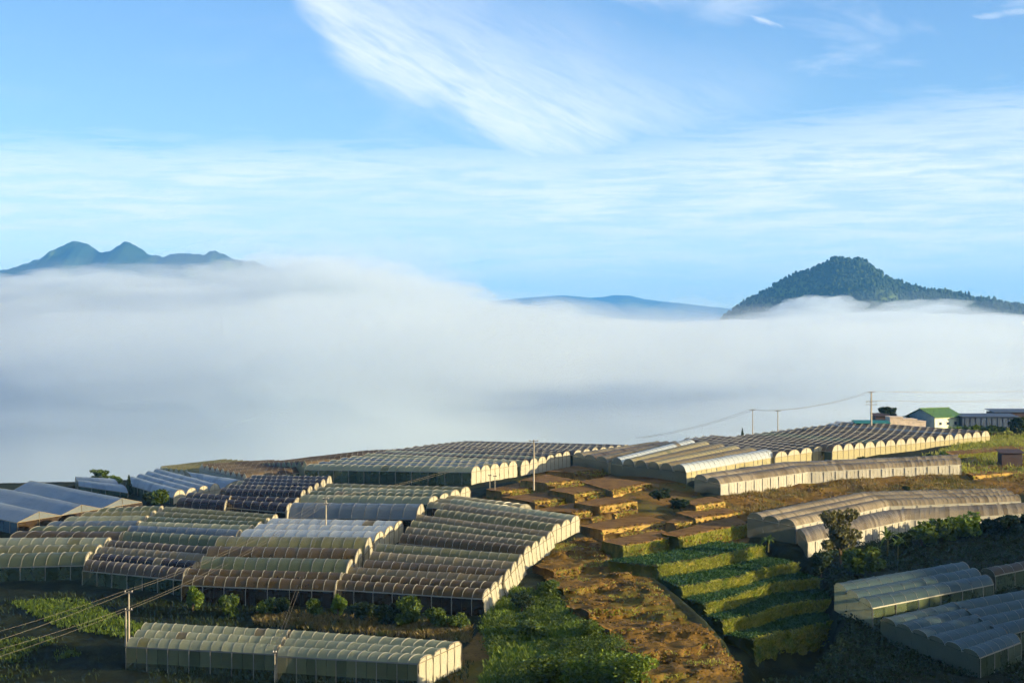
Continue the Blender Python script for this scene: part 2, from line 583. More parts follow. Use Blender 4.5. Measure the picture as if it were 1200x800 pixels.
# ------------------------------------------------------------------ the hill: control points (pixel x, pixel y, depth) of the bare ground
CP = [(-120, 800, 214), (0, 800, 212), (150, 800, 208), (320, 806, 205), (500, 806, 200), (600, 800, 198), (700, 800, 192), (800, 796, 190), (900, 800, 192), (1050, 800, 190), (1200, 800, 190), (1320, 800, 190),
      (-120, 735, 238), (0, 722, 236), (150, 758, 221), (330, 765, 216), (545, 762, 212), (620, 740, 214), (700, 740, 210), (800, 760, 204), (870, 765, 203),
      (-120, 695, 256), (0, 692, 252), (100, 690, 246), (215, 697, 240), (395, 708, 230), (480, 713, 226), (568, 718, 221), (640, 690, 233), (720, 700, 224), (800, 700, 222), (850, 720, 216), (930, 735, 212), (1000, 745, 212), (1100, 775, 205), (1200, 770, 207),
      (0, 645, 284), (130, 645, 279), (250, 655, 266), (410, 665, 252), (520, 660, 254), (620, 668, 245), (682, 632, 264), (760, 660, 244), (830, 655, 246), (900, 665, 243), (960, 690, 232), (1060, 715, 226), (1200, 715, 226),
      (0, 612, 312), (130, 612, 306), (250, 612, 300), (400, 612, 292), (520, 612, 286), (600, 610, 285), (700, 605, 283), (780, 618, 272), (860, 618, 275), (930, 640, 264), (1000, 650, 262), (1100, 662, 258), (1200, 660, 258),
      (0, 590, 338), (130, 585, 340), (260, 588, 328), (400, 590, 318), (540, 590, 308), (640, 580, 303), (760, 575, 303), (830, 585, 300), (900, 622, 282), (960, 632, 280), (1070, 622, 288), (1200, 615, 292),
      (60, 574, 362), (200, 570, 360), (340, 568, 352), (500, 568, 340), (570, 575, 320), (680, 550, 325), (720, 560, 318), (810, 566, 318), (850, 580, 316), (950, 568, 322), (1050, 562, 326), (1130, 562, 330), (1230, 562, 332),
      (150, 566, 385), (300, 556, 395), (450, 548, 390), (600, 548, 352), (720, 538, 365), (850, 540, 352), (950, 545, 345), (1080, 540, 352), (1180, 535, 362), (1260, 535, 366),
      (250, 556, 425), (380, 547, 430), (520, 536, 430), (660, 531, 420), (800, 526, 415), (920, 522, 412), (1050, 524, 405), (1160, 516, 412), (1260, 512, 420),
      (420, 545, 480), (560, 534, 480), (700, 527, 480), (850, 517, 480), (980, 506, 480), (1100, 500, 480), (1230, 496, 480), (1050, 499, 520), (1200, 493, 520), (700, 526, 540), (400, 545, 540)]
CP = [c for c in CP if c[2] < 380 or (c[0] > 1090)] + [(700, 536, 540), (400, 556, 540), (560, 548, 500), (900, 512, 520)]
# crest greenhouses: eave corners with their own depth (near left, near right, far left, far right) and wall height; the ground lies a wall below them
CREST = {
    'h1': ([(357, 550, 365), (552, 553, 332)], [(420, 538, 395), (606, 545, 350)], 2.6),
    'h2': ([(425, 537, 397), (610, 546, 352)], [(492, 526, 440), (668, 533, 378)], 2.6),
    'h3': ([(494, 526, 442), (672, 533, 380)], [(548, 520, 490), (738, 525, 425)], 2.2),
    'i': ([(360, 546, 400), (482, 531, 450)], [(306, 548, 415), (428, 533, 465)], 1.8),
    'j': ([(290, 562, 382), (372, 551, 410)], [(234, 549, 408), (318, 544, 436)], 1.8),
    'z': ([(222, 556, 412), (300, 546, 440)], [(186, 552, 425), (262, 543, 452)], 1.8),
    'k': ([(148, 567, 365), (203, 583, 335)], [(188, 554, 400), (258, 573, 362)], 2.0),
    'b2': ([(92, 569, 372), (150, 577, 352)], [(88, 561, 392), (130, 563, 388)], 1.6),
    'k2': ([(226, 564, 388), (262, 573, 366)], [(216, 554, 405), (290, 565, 375)], 1.8),
    'q': ([(804, 553, 325), (908, 535, 362)], [(716, 543, 348), (800, 520, 400)], 2.5),
    'q2': ([(712, 541, 350), (796, 521, 402)], [(672, 534, 368), (765, 521, 415)], 2.2),
    's1': ([(800, 519, 405), (908, 536, 360)], [(838, 514, 430), (966, 528, 378)], 2.2),
    's2': ([(850, 518, 425), (975, 529, 372)], [(1000, 499, 470), (1160, 511, 420)], 1.9),
    's3': ([(968, 502, 462), (1006, 506, 450)], [(984, 498, 472), (1030, 501, 464)], 1.8),
}
cpw = np.array([P(*c) for c in CP])
cr = []
for nr_, fr_, h_ in CREST.values():
    for c in nr_ + fr_:
        q = P(*c)
        cr.append((q[0], q[1], q[2] - h_))
cpw = np.concatenate([cpw, np.array(cr)])
extra = [(-130, 150, 20), (-60, 150, 20), (0, 150, 20), (60, 150, 22), (-100, 200, 20), (-190, 260, 26), (-190, 340, 31), (-160, 420, 30), (180, 300, 34), (180, 380, 38), (180, 460, 39), (150, 240, 30), (120, 190, 26), (100, 150, 24)]
cpw = np.concatenate([cpw, np.array(extra, float)])


def tps_fit(p, lam):
    q = p[:, :2] / 100.0
    d = np.linalg.norm(q[:, None] - q[None], axis=2)
    K = np.where(d > 0, d * d * np.log(d + 1e-9), 0.0) + lam * np.eye(len(q))
    A = np.zeros((len(q) + 3, len(q) + 3))
    A[:len(q), :len(q)] = K
    A[:len(q), len(q)] = 1; A[:len(q), len(q) + 1:] = q
    A[len(q):, :len(q)] = A[:len(q), len(q):].T
    rhs = np.concatenate([p[:, 2], np.zeros(3)])
    return q, np.linalg.solve(A, rhs)


TQ, TW = tps_fit(cpw, 0.05)
SX, SY = sdir.x / math.hypot(sdir.x, sdir.y), sdir.y / math.hypot(sdir.x, sdir.y)


def tree_line(c):
    """height (minus the sun slope) of the wooded rise out of frame on the right, by bearing across the sun"""
    return np.interp(c, [0, 100, 200, 226, 236, 250, 280, 298, 310, 330, 380], [-26, -26, -25.6, -25.4, -22.5, -20.5, -21.5, -24.2, -27, -34, -45])


def terrain(x, y, detail=True):
    x = np.atleast_1d(np.asarray(x, float)); y = np.atleast_1d(np.asarray(y, float))
    xc = np.clip(x, -200, 190); yc_ = np.clip(y, 150, 560)
    z = np.zeros_like(x)
    CH = 20000
    for i in range(0, len(x), CH):
        q = np.stack([xc[i:i + CH], yc_[i:i + CH]], 1) / 100.0
        d2 = ((q[:, None] - TQ[None]) ** 2).sum(2)
        Kk = 0.5 * d2 * np.log(d2 + 1e-12)
        z[i:i + CH] = Kk @ TW[:len(TQ)] + TW[len(TQ)] + q @ TW[len(TQ) + 1:]
    z = np.clip(z, 12, 46)
    # near side: down into the gully and up to the viewpoint
    gz = np.interp(y, [-900, -60, 0, 30, 70, 110, 150, 190], [70, 58, 56.5, 50, 36, 24, 19.5, 19.5])
    t = sst(y, 150, 186)
    z = gz * (1 - t) + z * t
    # wooded rise out of frame to the right, which shades the hollow
    s = SX * x + SY * y; c = -SY * x + SX * y
    c = 0.3 * x + 0.954 * y
    rise = ZC + tree_line(c) + math.tan(R(SUN_EL)) * 120.0 - 9.0
    wgt = np.exp(-((s - 125.0) / 42.0) ** 2) * sst(x, 85, 125)
    z = z + np.maximum(rise - z, 0) * wgt
    # behind the crest the hill falls away under the fog
    yr = np.interp(x, [-300, -110, -60, 0, 60, 140, 300], [330, 400, 440, 495, 530, 560, 560])
    z = z - 190 * sst(y, yr, yr + 330)
    z = z - 150 * sst(np.abs(x - 10), 230, 900)
    z = np.maximum(z, -240 + 25 * fbm(x, y, 900.0, 3, 4))
    if detail:
        near = 1 - sst(np.hypot(x, y - 300), 300, 700)
        z = z + near * (0.25 * fbm(x, y, 9.0, 3, 40) + 0.10 * fbm(x, y, 2.3, 3, 44))
    return z


def hit(px, py, h=0.0, d0=165.0, d1=640.0):
    """first point at which the ray through a photograph pixel comes within h of the ground"""
    D = np.arange(d0, d1, 0.5)
    x = (px - 600.0) / F * D
    z = ZC - (py - 400.0) / F * D
    g = terrain(x, D, False) + h
    k = np.nonzero(z <= g)[0]
    if len(k) == 0:
        k = [int(np.argmin(z - g))]
    k = k[0]
    if k == 0:
        return Vector((x[0], D[0], z[0]))
    a, b = z[k - 1] - g[k - 1], z[k] - g[k]
    t = a / (a - b) if a != b else 0.0
    d = D[k - 1] + t * (D[k] - D[k - 1])
    return Vector(((px - 600.0) / F * d, d, ZC - (py - 400.0) / F * d))


def gz(x, y):
    return float(terrain([x], [y], False)[0])


def plane_hit(px, py, z):
    d = (ZC - z) * F / (py - 400.0)
    return Vector(((px - 600.0) / F * d, d, z))


def in_poly(px, py, poly):
    r = np.zeros(px.shape, bool)
    n = len(poly); j = n - 1
    for i in range(n):
        xi, yi = poly[i]; xj, yj = poly[j]
        cnd = ((yi > py) != (yj > py)) & (px < (xj - xi) * (py - yi) / (yj - yi + 1e-9) + xi)
        r ^= cnd
        j = i
    return r


# ------------------------------------------------------------------ ground sheet
def axis(segs, far_lo, far_hi):
    a = []
    for lo, hi, st in segs:
        a.append(np.arange(lo, hi, st))
    a = np.concatenate(a)
    lo = [a[0]]; st = 2.0
    while lo[-1] > far_lo:
        lo.append(lo[-1] - st); st *= 1.22
    hi = [a[-1]]; st = 2.0
    while hi[-1] < far_hi:
        hi.append(hi[-1] + st); st *= 1.22
    return np.concatenate([np.array(lo[1:][::-1]), a, np.array(hi[1:])])


gx = axis([(-115, -12, 1.1), (-12, 52, 0.5), (52, 130, 1.0)], -9000, 11000)
gy = axis([(186, 290, 0.5), (290, 345, 0.9), (345, 540, 2.0)], -700, 18000)
GX, GY = np.meshgrid(gx, gy)
gxf, gyf = GX.ravel(), GY.ravel()
GZ = terrain(gxf, gyf)
dd = np.maximum(gyf, 1.0)
PXg = gxf / dd * F + 600.0
PYg = 400.0 - (GZ - ZC) / dd * F
infr = (gyf > 150) & (gyf < 520)

POLY_SLOPE = [(645, 640), (690, 628), (735, 655), (770, 690), (812, 728), (868, 768), (868, 800), (720, 812), (742, 770), (720, 745), (690, 735), (655, 700), (632, 668)]
POLY_TERR = [(560, 582), (640, 548), (700, 536), (800, 560), (880, 620), (870, 650), (760, 672), (725, 668), (690, 625), (640, 600)]
POLY_BANK = [(838, 582), (940, 560), (1130, 552), (1200, 540), (1215, 580), (1170, 578), (1020, 580), (870, 612)]
POLY_BUSH = [(565, 730), (600, 690), (650, 700), (690, 737), (722, 747), (745, 772), (720, 812), (560, 812), (575, 770)]
POLY_CUT = [(520, 790), (560, 740), (590, 720), (584, 790), (540, 812)]
soil = np.zeros(len(gxf)); grass = np.zeros(len(gxf))
for poly, v in ((POLY_SLOPE, 1.0), (POLY_TERR, 1.0), (POLY_CUT, 0.9), (POLY_BANK, 0.75), ([(1125, 535), (1165, 508), (1230, 505), (1230, 565), (1130, 560)], 0.62)):
    soil[infr & in_poly(PXg, PYg, poly)] = v
grass[infr & in_poly(PXg, PYg, POLY_BUSH)] = 1.0
grass[infr & (PXg < -999) & (PYg > 695) & (PYg < 745)] = 0.7
# smooth the masks over the grid a little
def blur(A, k=2):
    A = A.reshape(len(gy), len(gx))
    for _ in range(k):
        A = (A + np.roll(A, 1, 0) + np.roll(A, -1, 0) + np.roll(A, 1, 1) + np.roll(A, -1, 1)) / 5.0
    return A.ravel()


soil = blur(soil, 3); grass = blur(grass, 3)
slope_m = blur((infr & in_poly(PXg, PYg, POLY_SLOPE)).astype(float), 4)
# dug-over soil slope: clods, hollows and small slumped steps
cl = fbm(gxf, gyf, 3.2, 4, 61)
st_ = fbm(gxf * 0.6 + gyf * 0.3, gyf, 6.0, 3, 66)
GZ = GZ + slope_m * (0.6 * cl + 0.7 * np.round(st_ * 2.5) / 2.5 + 0.42 * fbm(gxf, gyf, 1.1, 3, 68))
zq = np.round((GZ + 0.25 * fbm(gxf, gyf, 5.0, 3, 69)) / 0.75) * 0.75
GZ = GZ + slope_m * 0.6 * (zq - GZ)
bank_m = blur((infr & in_poly(PXg, PYg, POLY_BANK)).astype(float), 3)
GZ = GZ + bank_m * 0.6 * fbm(gxf, gyf, 3.0, 4, 73)
terr_m = blur((infr & in_poly(PXg, PYg, POLY_TERR)).astype(float), 4)
GZ = GZ - terr_m * 0.9
POLY_STEPS = [(768, 668), (900, 636), (965, 655), (978, 690), (978, 735), (940, 795), (868, 795), (858, 748), (835, 722), (800, 692)]
st_m = blur((infr & in_poly(PXg, PYg, POLY_STEPS)).astype(float), 5)
GZ = GZ - st_m * 3.4
lo_m = blur((infr & in_poly(PXg, PYg, [(868, 738), (900, 722), (980, 700), (982, 735), (935, 795), (872, 795)])).astype(float), 5)
GZ = GZ - lo_m * 2.6

m_ground, nt = mat('hill_ground')
at = nt.n('ShaderNodeAttribute', attribute_name='cover')
sp = nt.n('ShaderNodeSeparateColor')
nt.l(at.outputs['Color'], sp.inputs[0])
tcn = nt.n('ShaderNodeTexCoord')
ob = tcn.outputs['Object']
n1 = nt.noise(ob, 0.35, 6.0, 0.62)
n2 = nt.noise(ob, 1.9, 5.0, 0.65)
n3 = nt.noise(ob, 0.09, 4.0, 0.5)
soilc = nt.mix(nt.sstep(n1, 0.3, 0.7), (0.085, 0.050, 0.012), (0.175, 0.105, 0.025))
soilc = nt.mix(nt.sstep(n2, 0.55, 0.75), soilc, (0.25, 0.135, 0.032))
soilc = nt.mix(nt.sstep(n2, 0.45, 0.28), soilc, (0.06, 0.030, 0.012))
weed = nt.sstep(nt.m('ADD', n3, nt.m('MULTIPLY', n2, 0.35)), 0.66, 0.78)
soilc = nt.mix(nt.m('MULTIPLY', weed, 0.55), soilc, (0.07, 0.085, 0.016))
vegc = nt.mix(nt.sstep(n1, 0.35, 0.68), (0.008, 0.012, 0.006), (0.022, 0.027, 0.009))  # greenery darkened in colour to stand in for shade at the lower left
grc = nt.mix(nt.sstep(n2, 0.3, 0.7), (0.035, 0.075, 0.010), (0.085, 0.14, 0.018))
cmix = nt.mix(nt.sstep(nt.m('ADD', sp.outputs[0], nt.m('MULTIPLY', nt.m('SUBTRACT', n1, 0.5), 0.7)), 0.35, 0.6), vegc, soilc)
cmix = nt.mix(nt.sstep(nt.m('ADD', sp.outputs[1], nt.m('MULTIPLY', nt.m('SUBTRACT', n1, 0.5), 0.8)), 0.35, 0.65), cmix, grc)
b = princ(nt, cmix, 0.95, 0.08)
nt.l(bump(nt, nt.m('ADD', nt.m('MULTIPLY', n2, 0.6), n1), 0.7, 0.35), b.inputs['Normal'])
out(nt, b.outputs[0])

idx = np.arange(len(gxf)).reshape(len(gy), len(gx))
Q = np.stack([idx[:-1, :-1].ravel(), idx[:-1, 1:].ravel(), idx[1:, 1:].ravel(), idx[1:, :-1].ravel()], 1)
ground = big_mesh('ground', np.stack([gxf, gyf, GZ], 1), Q, m_ground)
ca = ground.data.color_attributes.new('cover', 'FLOAT_COLOR', 'POINT')
ca.data.foreach_set('color', np.stack([soil, grass, np.zeros_like(soil), np.ones_like(soil)], 1).astype(np.float32).ravel())
tag(ground, kind='structure')
print('ground verts', len(gxf))

# ------------------------------------------------------------------ greenhouse materials
def film_mat(name, c1, c2, rough=0.36, trans=0.40, spec=0.09, rand=1.0, dirt=0.35, dirtc=(0.10, 0.085, 0.055), clear=0.22):
    """plastic film: slightly shiny, lets light through, each panel its own age; dirt runs down it"""
    m, nt = mat(name)
    tcn = nt.n('ShaderNodeTexCoord')
    geo = nt.n('ShaderNodeNewGeometry')
    n = nt.noise(geo.outputs['Position'], 0.9, 5.0, 0.65)
    n2 = nt.noise(geo.outputs['Position'], 0.13, 3.0, 0.5)
    f = nt.m('ADD', nt.m('MULTIPLY', geo.outputs['Random Per Island'], 0.95 * rand), nt.m('MULTIPLY', nt.m('SUBTRACT', n2, 0.5), 0.9), clamp=True)
    c = nt.mix(f, c1, c2)
    c = nt.mix(nt.m('MULTIPLY', nt.sstep(n, 0.45, 0.8), dirt), c, dirtc)
    b = princ(nt, c, rough, spec)
    nt.l(nt.sstep(n, 0.3, 0.8, rough * 0.8, rough * 1.5), b.inputs['Roughness'])
    nt.l(bump(nt, nt.noise(geo.outputs['Position'], 2.2, 3.0, 0.5), 0.25, 0.12), b.inputs['Normal'])
    tr = nt.n('ShaderNodeBsdfTranslucent')
    nt.l(c, tr.inputs['Color'])
    mx = nt.n('ShaderNodeMixShader')
    mx.inputs[0].default_value = trans
    nt.l(b.outputs[0], mx.inputs[1]); nt.l(tr.outputs[0], mx.inputs[2])
    tp = nt.n('ShaderNodeBsdfTransparent')
    m2 = nt.n('ShaderNodeMixShader')
    nt.l(nt.sstep(n, 0.3, 0.75, clear * 1.15, clear * 0.7), m2.inputs[0])
    nt.l(mx.outputs[0], m2.inputs[1]); nt.l(tp.outputs[0], m2.inputs[2])
    out(nt, m2.outputs[0])
    return m


FILM = {
    'pale_green': film_mat('film_pale_green', (0.28, 0.31, 0.17), (0.50, 0.52, 0.33)),
    'green': film_mat('film_green', (0.10, 0.13, 0.065), (0.23, 0.26, 0.135)),
    'olive': film_mat('film_olive', (0.16, 0.165, 0.06), (0.33, 0.31, 0.14)),
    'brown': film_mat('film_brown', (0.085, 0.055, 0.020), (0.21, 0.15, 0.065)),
    'purple': film_mat('film_purple', (0.030, 0.020, 0.018), (0.080, 0.058, 0.046)),
    'plum': film_mat('film_plum', (0.070, 0.050, 0.030), (0.19, 0.145, 0.085)),
    'white': film_mat('film_white', (0.50, 0.58, 0.58), (0.68, 0.72, 0.69), dirt=0.12, spec=0.4, clear=0.05),
    'blue': film_mat('film_blue', (0.24, 0.30, 0.35), (0.38, 0.45, 0.50), dirt=0.15, spec=0.12, clear=0.05),
    'steel': film_mat('film_steel', (0.132, 0.168, 0.186), (0.192, 0.228, 0.234), dirt=0.2, spec=0.3, clear=0.08),
    'cream': film_mat('film_cream', (0.36, 0.31, 0.14), (0.52, 0.45, 0.23), dirt=0.3),
    'tan': film_mat('film_tan', (0.20, 0.16, 0.075), (0.37, 0.30, 0.16), dirt=0.4),
    'rust': film_mat('film_rust', (0.10, 0.068, 0.036), (0.26, 0.20, 0.115), dirt=0.45),
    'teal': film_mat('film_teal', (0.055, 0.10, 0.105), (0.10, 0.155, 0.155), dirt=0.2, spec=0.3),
    'straw': film_mat('film_straw', (0.22, 0.175, 0.11), (0.44, 0.37, 0.25), clear=0.12),
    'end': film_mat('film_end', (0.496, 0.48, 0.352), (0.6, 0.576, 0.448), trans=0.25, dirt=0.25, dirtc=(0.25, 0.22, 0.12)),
    'end_shade': film_mat('film_end_shade', (0.10, 0.105, 0.06), (0.17, 0.17, 0.10), trans=0.08),  # darker copy of the end film, shade painted in for left ends
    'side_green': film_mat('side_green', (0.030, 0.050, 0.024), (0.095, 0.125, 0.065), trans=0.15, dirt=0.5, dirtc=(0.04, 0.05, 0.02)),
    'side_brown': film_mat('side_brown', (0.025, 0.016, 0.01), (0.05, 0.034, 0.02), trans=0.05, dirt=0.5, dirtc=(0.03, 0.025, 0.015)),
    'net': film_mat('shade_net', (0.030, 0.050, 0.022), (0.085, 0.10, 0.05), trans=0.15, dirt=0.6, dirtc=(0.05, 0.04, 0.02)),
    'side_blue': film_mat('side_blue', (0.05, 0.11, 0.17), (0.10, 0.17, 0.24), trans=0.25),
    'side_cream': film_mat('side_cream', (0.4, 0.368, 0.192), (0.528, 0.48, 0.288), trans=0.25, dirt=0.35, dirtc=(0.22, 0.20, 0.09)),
    'side_white': film_mat('side_white', (0.496, 0.48, 0.4), (0.592, 0.576, 0.48), trans=0.25, dirt=0.3, dirtc=(0.28, 0.25, 0.15)),
}
m_pipe, nt = mat('galvanised_pipe')
b = princ(nt, (0.25, 0.25, 0.22), 0.45, 0.5)
b.inputs['Metallic'].default_value = 0.5
out(nt, b.outputs[0])
m_pipe_w, nt = mat('white_hoop')
b = princ(nt, (0.30, 0.29, 0.23), 0.5, 0.4)
out(nt, b.outputs[0])


m_pipe_d, nt = mat('weathered_frame')
b = princ(nt, (0.20, 0.17, 0.11), 0.7, 0.3)
out(nt, b.outputs[0])


def tube_mesh(paths, seg=6):
    V = []; Fq = []
    for pts in paths:
        o0 = len(V)
        for i, (p, r) in enumerate(pts):
            p = Vector(p)
            t = (Vector(pts[min(i + 1, len(pts) - 1)][0]) - Vector(pts[max(i - 1, 0)][0])).normalized()
            s = t.orthogonal().normalized(); u_ = t.cross(s)
            for k in range(seg):
                a = 2 * math.pi * k / seg
                V.append(tuple(p + (s * math.cos(a) + u_ * math.sin(a)) * r))
        for i in range(len(pts) - 1):
            for k in range(seg):
                a = o0 + i * seg + k; b2 = o0 + i * seg + (k + 1) % seg
                Fq.append((a, b2, b2 + seg, a + seg))
    return V, Fq


def arch_prof(u, kind):
    if kind == 'gable':
        return 1 - abs(2 * u - 1)
    return (1 - abs(2 * u - 1) ** 2.2) ** 0.62


def lerp(a, b, t):
    return a + (b - a) * t


def resample(pts, n):
    """n+1 points evenly along a polyline of Vectors"""
    L = [0.0]
    for i in range(1, len(pts)):
        L.append(L[-1] + (pts[i] - pts[i - 1]).length)
    r = []
    for k in range(n + 1):
        s = L[-1] * k / n
        i = 0
        while i < len(pts) - 2 and s > L[i + 1]:
            i += 1
        t = (s - L[i]) / max(L[i + 1] - L[i], 1e-6)
        r.append(lerp(pts[i], pts[i + 1], t))
    return r


GH_COUNT = [0, 0]


def greenhouse(label, near, far, n, film, hw=2.0, rise=None, plen=1.7, side='side_green', end='end', left_end='end_shade', panels=True,
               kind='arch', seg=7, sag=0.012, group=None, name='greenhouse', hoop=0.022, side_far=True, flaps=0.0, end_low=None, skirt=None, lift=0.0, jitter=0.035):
    """near / far: photograph pixels of the eave along the nearest and the farthest side, left to right"""
    A = [hit(p[0], p[1], hw) if len(p) == 2 else Vector(P(*p)) for p in near]
    B = [hit(p[0], p[1], hw) if len(p) == 2 else Vector(P(*p)) for p in far]
    rnd = random.Random(hash(label) & 0xffff if False else sum(map(ord, label)))
    Lm = sum((A[i + 1] - A[i]).length for i in range(len(A) - 1))
    Lb = sum((B[i + 1] - B[i]).length for i in range(len(B) - 1))
    npan = max(3, int(round((Lm + Lb) / 2 / plen)))
    A = resample(A, npan); B = resample(B, npan)
    root_xy = (A[0] + A[-1] + B[0] + B[-1]) / 4
    base = Vector((root_xy.x, root_xy.y, gz(root_xy.x, root_xy.y)))
    root = empty(name, base)
    tag(root, label, 'greenhouse', group)
    # eave lines
    E = [[lerp(A[k], B[k], j / n) for k in range(npan + 1)] for j in range(n + 1)]
    wid = (A[npan // 2] - B[npan // 2]).length / n
    # level across: width measured square to the run
    ax = (A[-1] - A[0]); ax.z = 0; ax.normalize()
    sq = Vector((-ax.y, ax.x, 0))
    wsq = abs((B[npan // 2] - A[npan // 2]).dot(sq)) / n
    rs = rise if rise is not None else max(0.4, 0.205 * wsq)
    up = Vector((0, 0, 1))
    films = [film] if isinstance(film, str) else film
    us = [i / seg for i in range(seg + 1)]
    pr = [arch_prof(u, kind) for u in us]

    def ap(j, k, i, dz=0.0):
        a, b2 = E[j][k], E[j + 1][k]
        return lerp(a, b2, us[i]) + up * (rs * pr[i] + dz)

    for j in range(n):
        fm = FILM[films[j % len(films)]]
        jr = [rnd.uniform(-jitter, jitter) for _ in range(npan + 1)]
        # hoops and gutters of this span
        HV = []; HF = []
        for k in range(npan + 1):
            if hoop < 0.01:
                continue
            o0 = len(HV)
            t = ax * hoop
            for i in range(seg + 1):
                p = ap(j, k, i, jr[k]) - base
                nrm = up * 0.02 + (p - (lerp(E[j][k], E[j + 1][k], 0.5) - base)).normalized() * 0.025
                HV += [tuple(p - t - nrm * 0.4), tuple(p - t * 0.6 + nrm), tuple(p + t * 0.6 + nrm), tuple(p + t - nrm * 0.4)]
            for i in range(seg):
                q = o0 + i * 4
                for s_ in range(3):
                    HF.append((q + s_, q + s_ + 1, q + s_ + 5, q + s_ + 4))
        for e in (j, j + 1):
            o0 = len(HV)
            for k in range(npan + 1):
                p = E[e][k] - base
                s = sq * 0.07
                HV += [tuple(p - s + up * 0.0), tuple(p - s - up * 0.12), tuple(p + s - up * 0.12), tuple(p + s + up * 0.0)]
            for k in range(npan):
                q = o0 + k * 4
                for s_ in range(3):
                    HF.append((q + s_, q + s_ + 1, q + s_ + 5, q + s_ + 4))
        fr = mesh_obj('span_frame', HV, HF, m_pipe_w if rnd.random() < 0.6 else m_pipe, root)
        GH_COUNT[0] += 1
        # film
        def film_patch(k0, k1):
            PV = []; PF = []
            cols = []
            for k in range(k0, k1):
                for f_ in ((0.02 if hoop > 0.01 else 0.0, 0.0), (0.28, -1.0), (0.5, -1.25), (0.72, -1.0), (0.98 if hoop > 0.01 else 1.0, 0.0)):
                    cols.append((k, f_[0], f_[1]))
            bulge = rnd.choice((0.1, 0.4, 0.8, 1.2, 2.2)) * sag
            for (k, fr_, bl) in cols:
                for i in range(seg + 1):
                    p = lerp(ap(j, k, i, jr[k]), ap(j, k + 1, i, jr[k + 1]), fr_)
                    mid = lerp(lerp(E[j][k], E[j][k + 1], fr_), lerp(E[j + 1][k], E[j + 1][k + 1], fr_), 0.5)
                    d = (p - mid)
                    if d.length > 1e-4:
                        d.normalize()
                    p = p + d * (bl * bulge)
                    PV.append(tuple(p - base))
            m1 = seg + 1
            for c_ in range(len(cols) - 1):
                if c_ % 5 == 4:
                    continue          # each bay of film is its own sheet
                for i in range(seg):
                    PF.append((c_ * m1 + i, (c_ + 1) * m1 + i, (c_ + 1) * m1 + i + 1, c_ * m1 + i + 1))
            use = fm
            if k1 - k0 == 1 and film != 'teal' and rnd.random() < 0.02:
                use = FILM[rnd.choice(['tan', 'olive'])]      # patched bay
            o = mesh_obj('film_panel' if k1 - k0 == 1 else 'film_cover', PV, PF, use, fr, smooth=True)
            if k1 - k0 > 1:
                o['kind'] = 'stuff'
            GH_COUNT[1] += 1
            return o
        if panels:
            for k in range(npan):
                film_patch(k, k + 1)
        else:
            film_patch(0, npan)
        # end walls
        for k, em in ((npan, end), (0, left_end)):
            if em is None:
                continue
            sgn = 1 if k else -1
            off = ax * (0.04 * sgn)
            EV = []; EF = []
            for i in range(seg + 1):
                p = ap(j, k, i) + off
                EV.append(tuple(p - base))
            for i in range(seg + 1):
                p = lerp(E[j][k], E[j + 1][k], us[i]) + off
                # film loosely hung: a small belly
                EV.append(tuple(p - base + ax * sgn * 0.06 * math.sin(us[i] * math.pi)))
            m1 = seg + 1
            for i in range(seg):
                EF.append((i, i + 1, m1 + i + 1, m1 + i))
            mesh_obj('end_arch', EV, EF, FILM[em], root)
            EV = []; EF = []
            rows = 4
            for r_ in range(rows + 1):
                for i in range(5):
                    u = i / 4.0
                    p = lerp(E[j][k], E[j + 1][k], u) + off
                    g = gz(p.x, p.y) - 0.35
                    q = Vector((p.x, p.y, lerp(p.z - 0.05, g, r_ / rows)))
                    fl = (r_ / rows) * flaps
                    q += ax * sgn * (0.05 * math.sin(r_ * 2.1 + i * 1.3 + j) + fl)
                    EV.append(tuple(q - base))
            for r_ in range(rows):
                for i in range(4):
                    a_ = r_ * 5 + i
                    EF.append((a_, a_ + 1, a_ + 6, a_ + 5))
            mesh_obj('end_wall', EV, EF, FILM[end_low if (end_low and k) else em], root, smooth=True)
            if k:
                # rim of the end arch, eave bar and posts
                rim = [(ap(j, k, i) + off * 2 - base, 0.05) for i in range(seg + 1)]
                bar = [(lerp(E[j][k], E[j + 1][k], u) + off * 3 - base, 0.045) for u in (0.0, 0.5, 1.0)]
                posts = []
                for u in ((0.0, 0.5, 1.0) if j == n - 1 else (0.0, 0.5)):
                    p = lerp(E[j][k], E[j + 1][k], u) + off * 3
                    tp = p + up * (rs * arch_prof(u, kind) - 0.03)
                    posts.append([(tp - base, 0.04), (Vector((p.x, p.y, gz(p.x, p.y) - 0.2)) + ax * sgn * flaps - base, 0.04)])
                TV, TF = tube_mesh([rim, bar] + posts, 4)
                o_ = mesh_obj('end_frame', TV, TF, m_pipe_d, root)
                o_['kind'] = 'stuff'
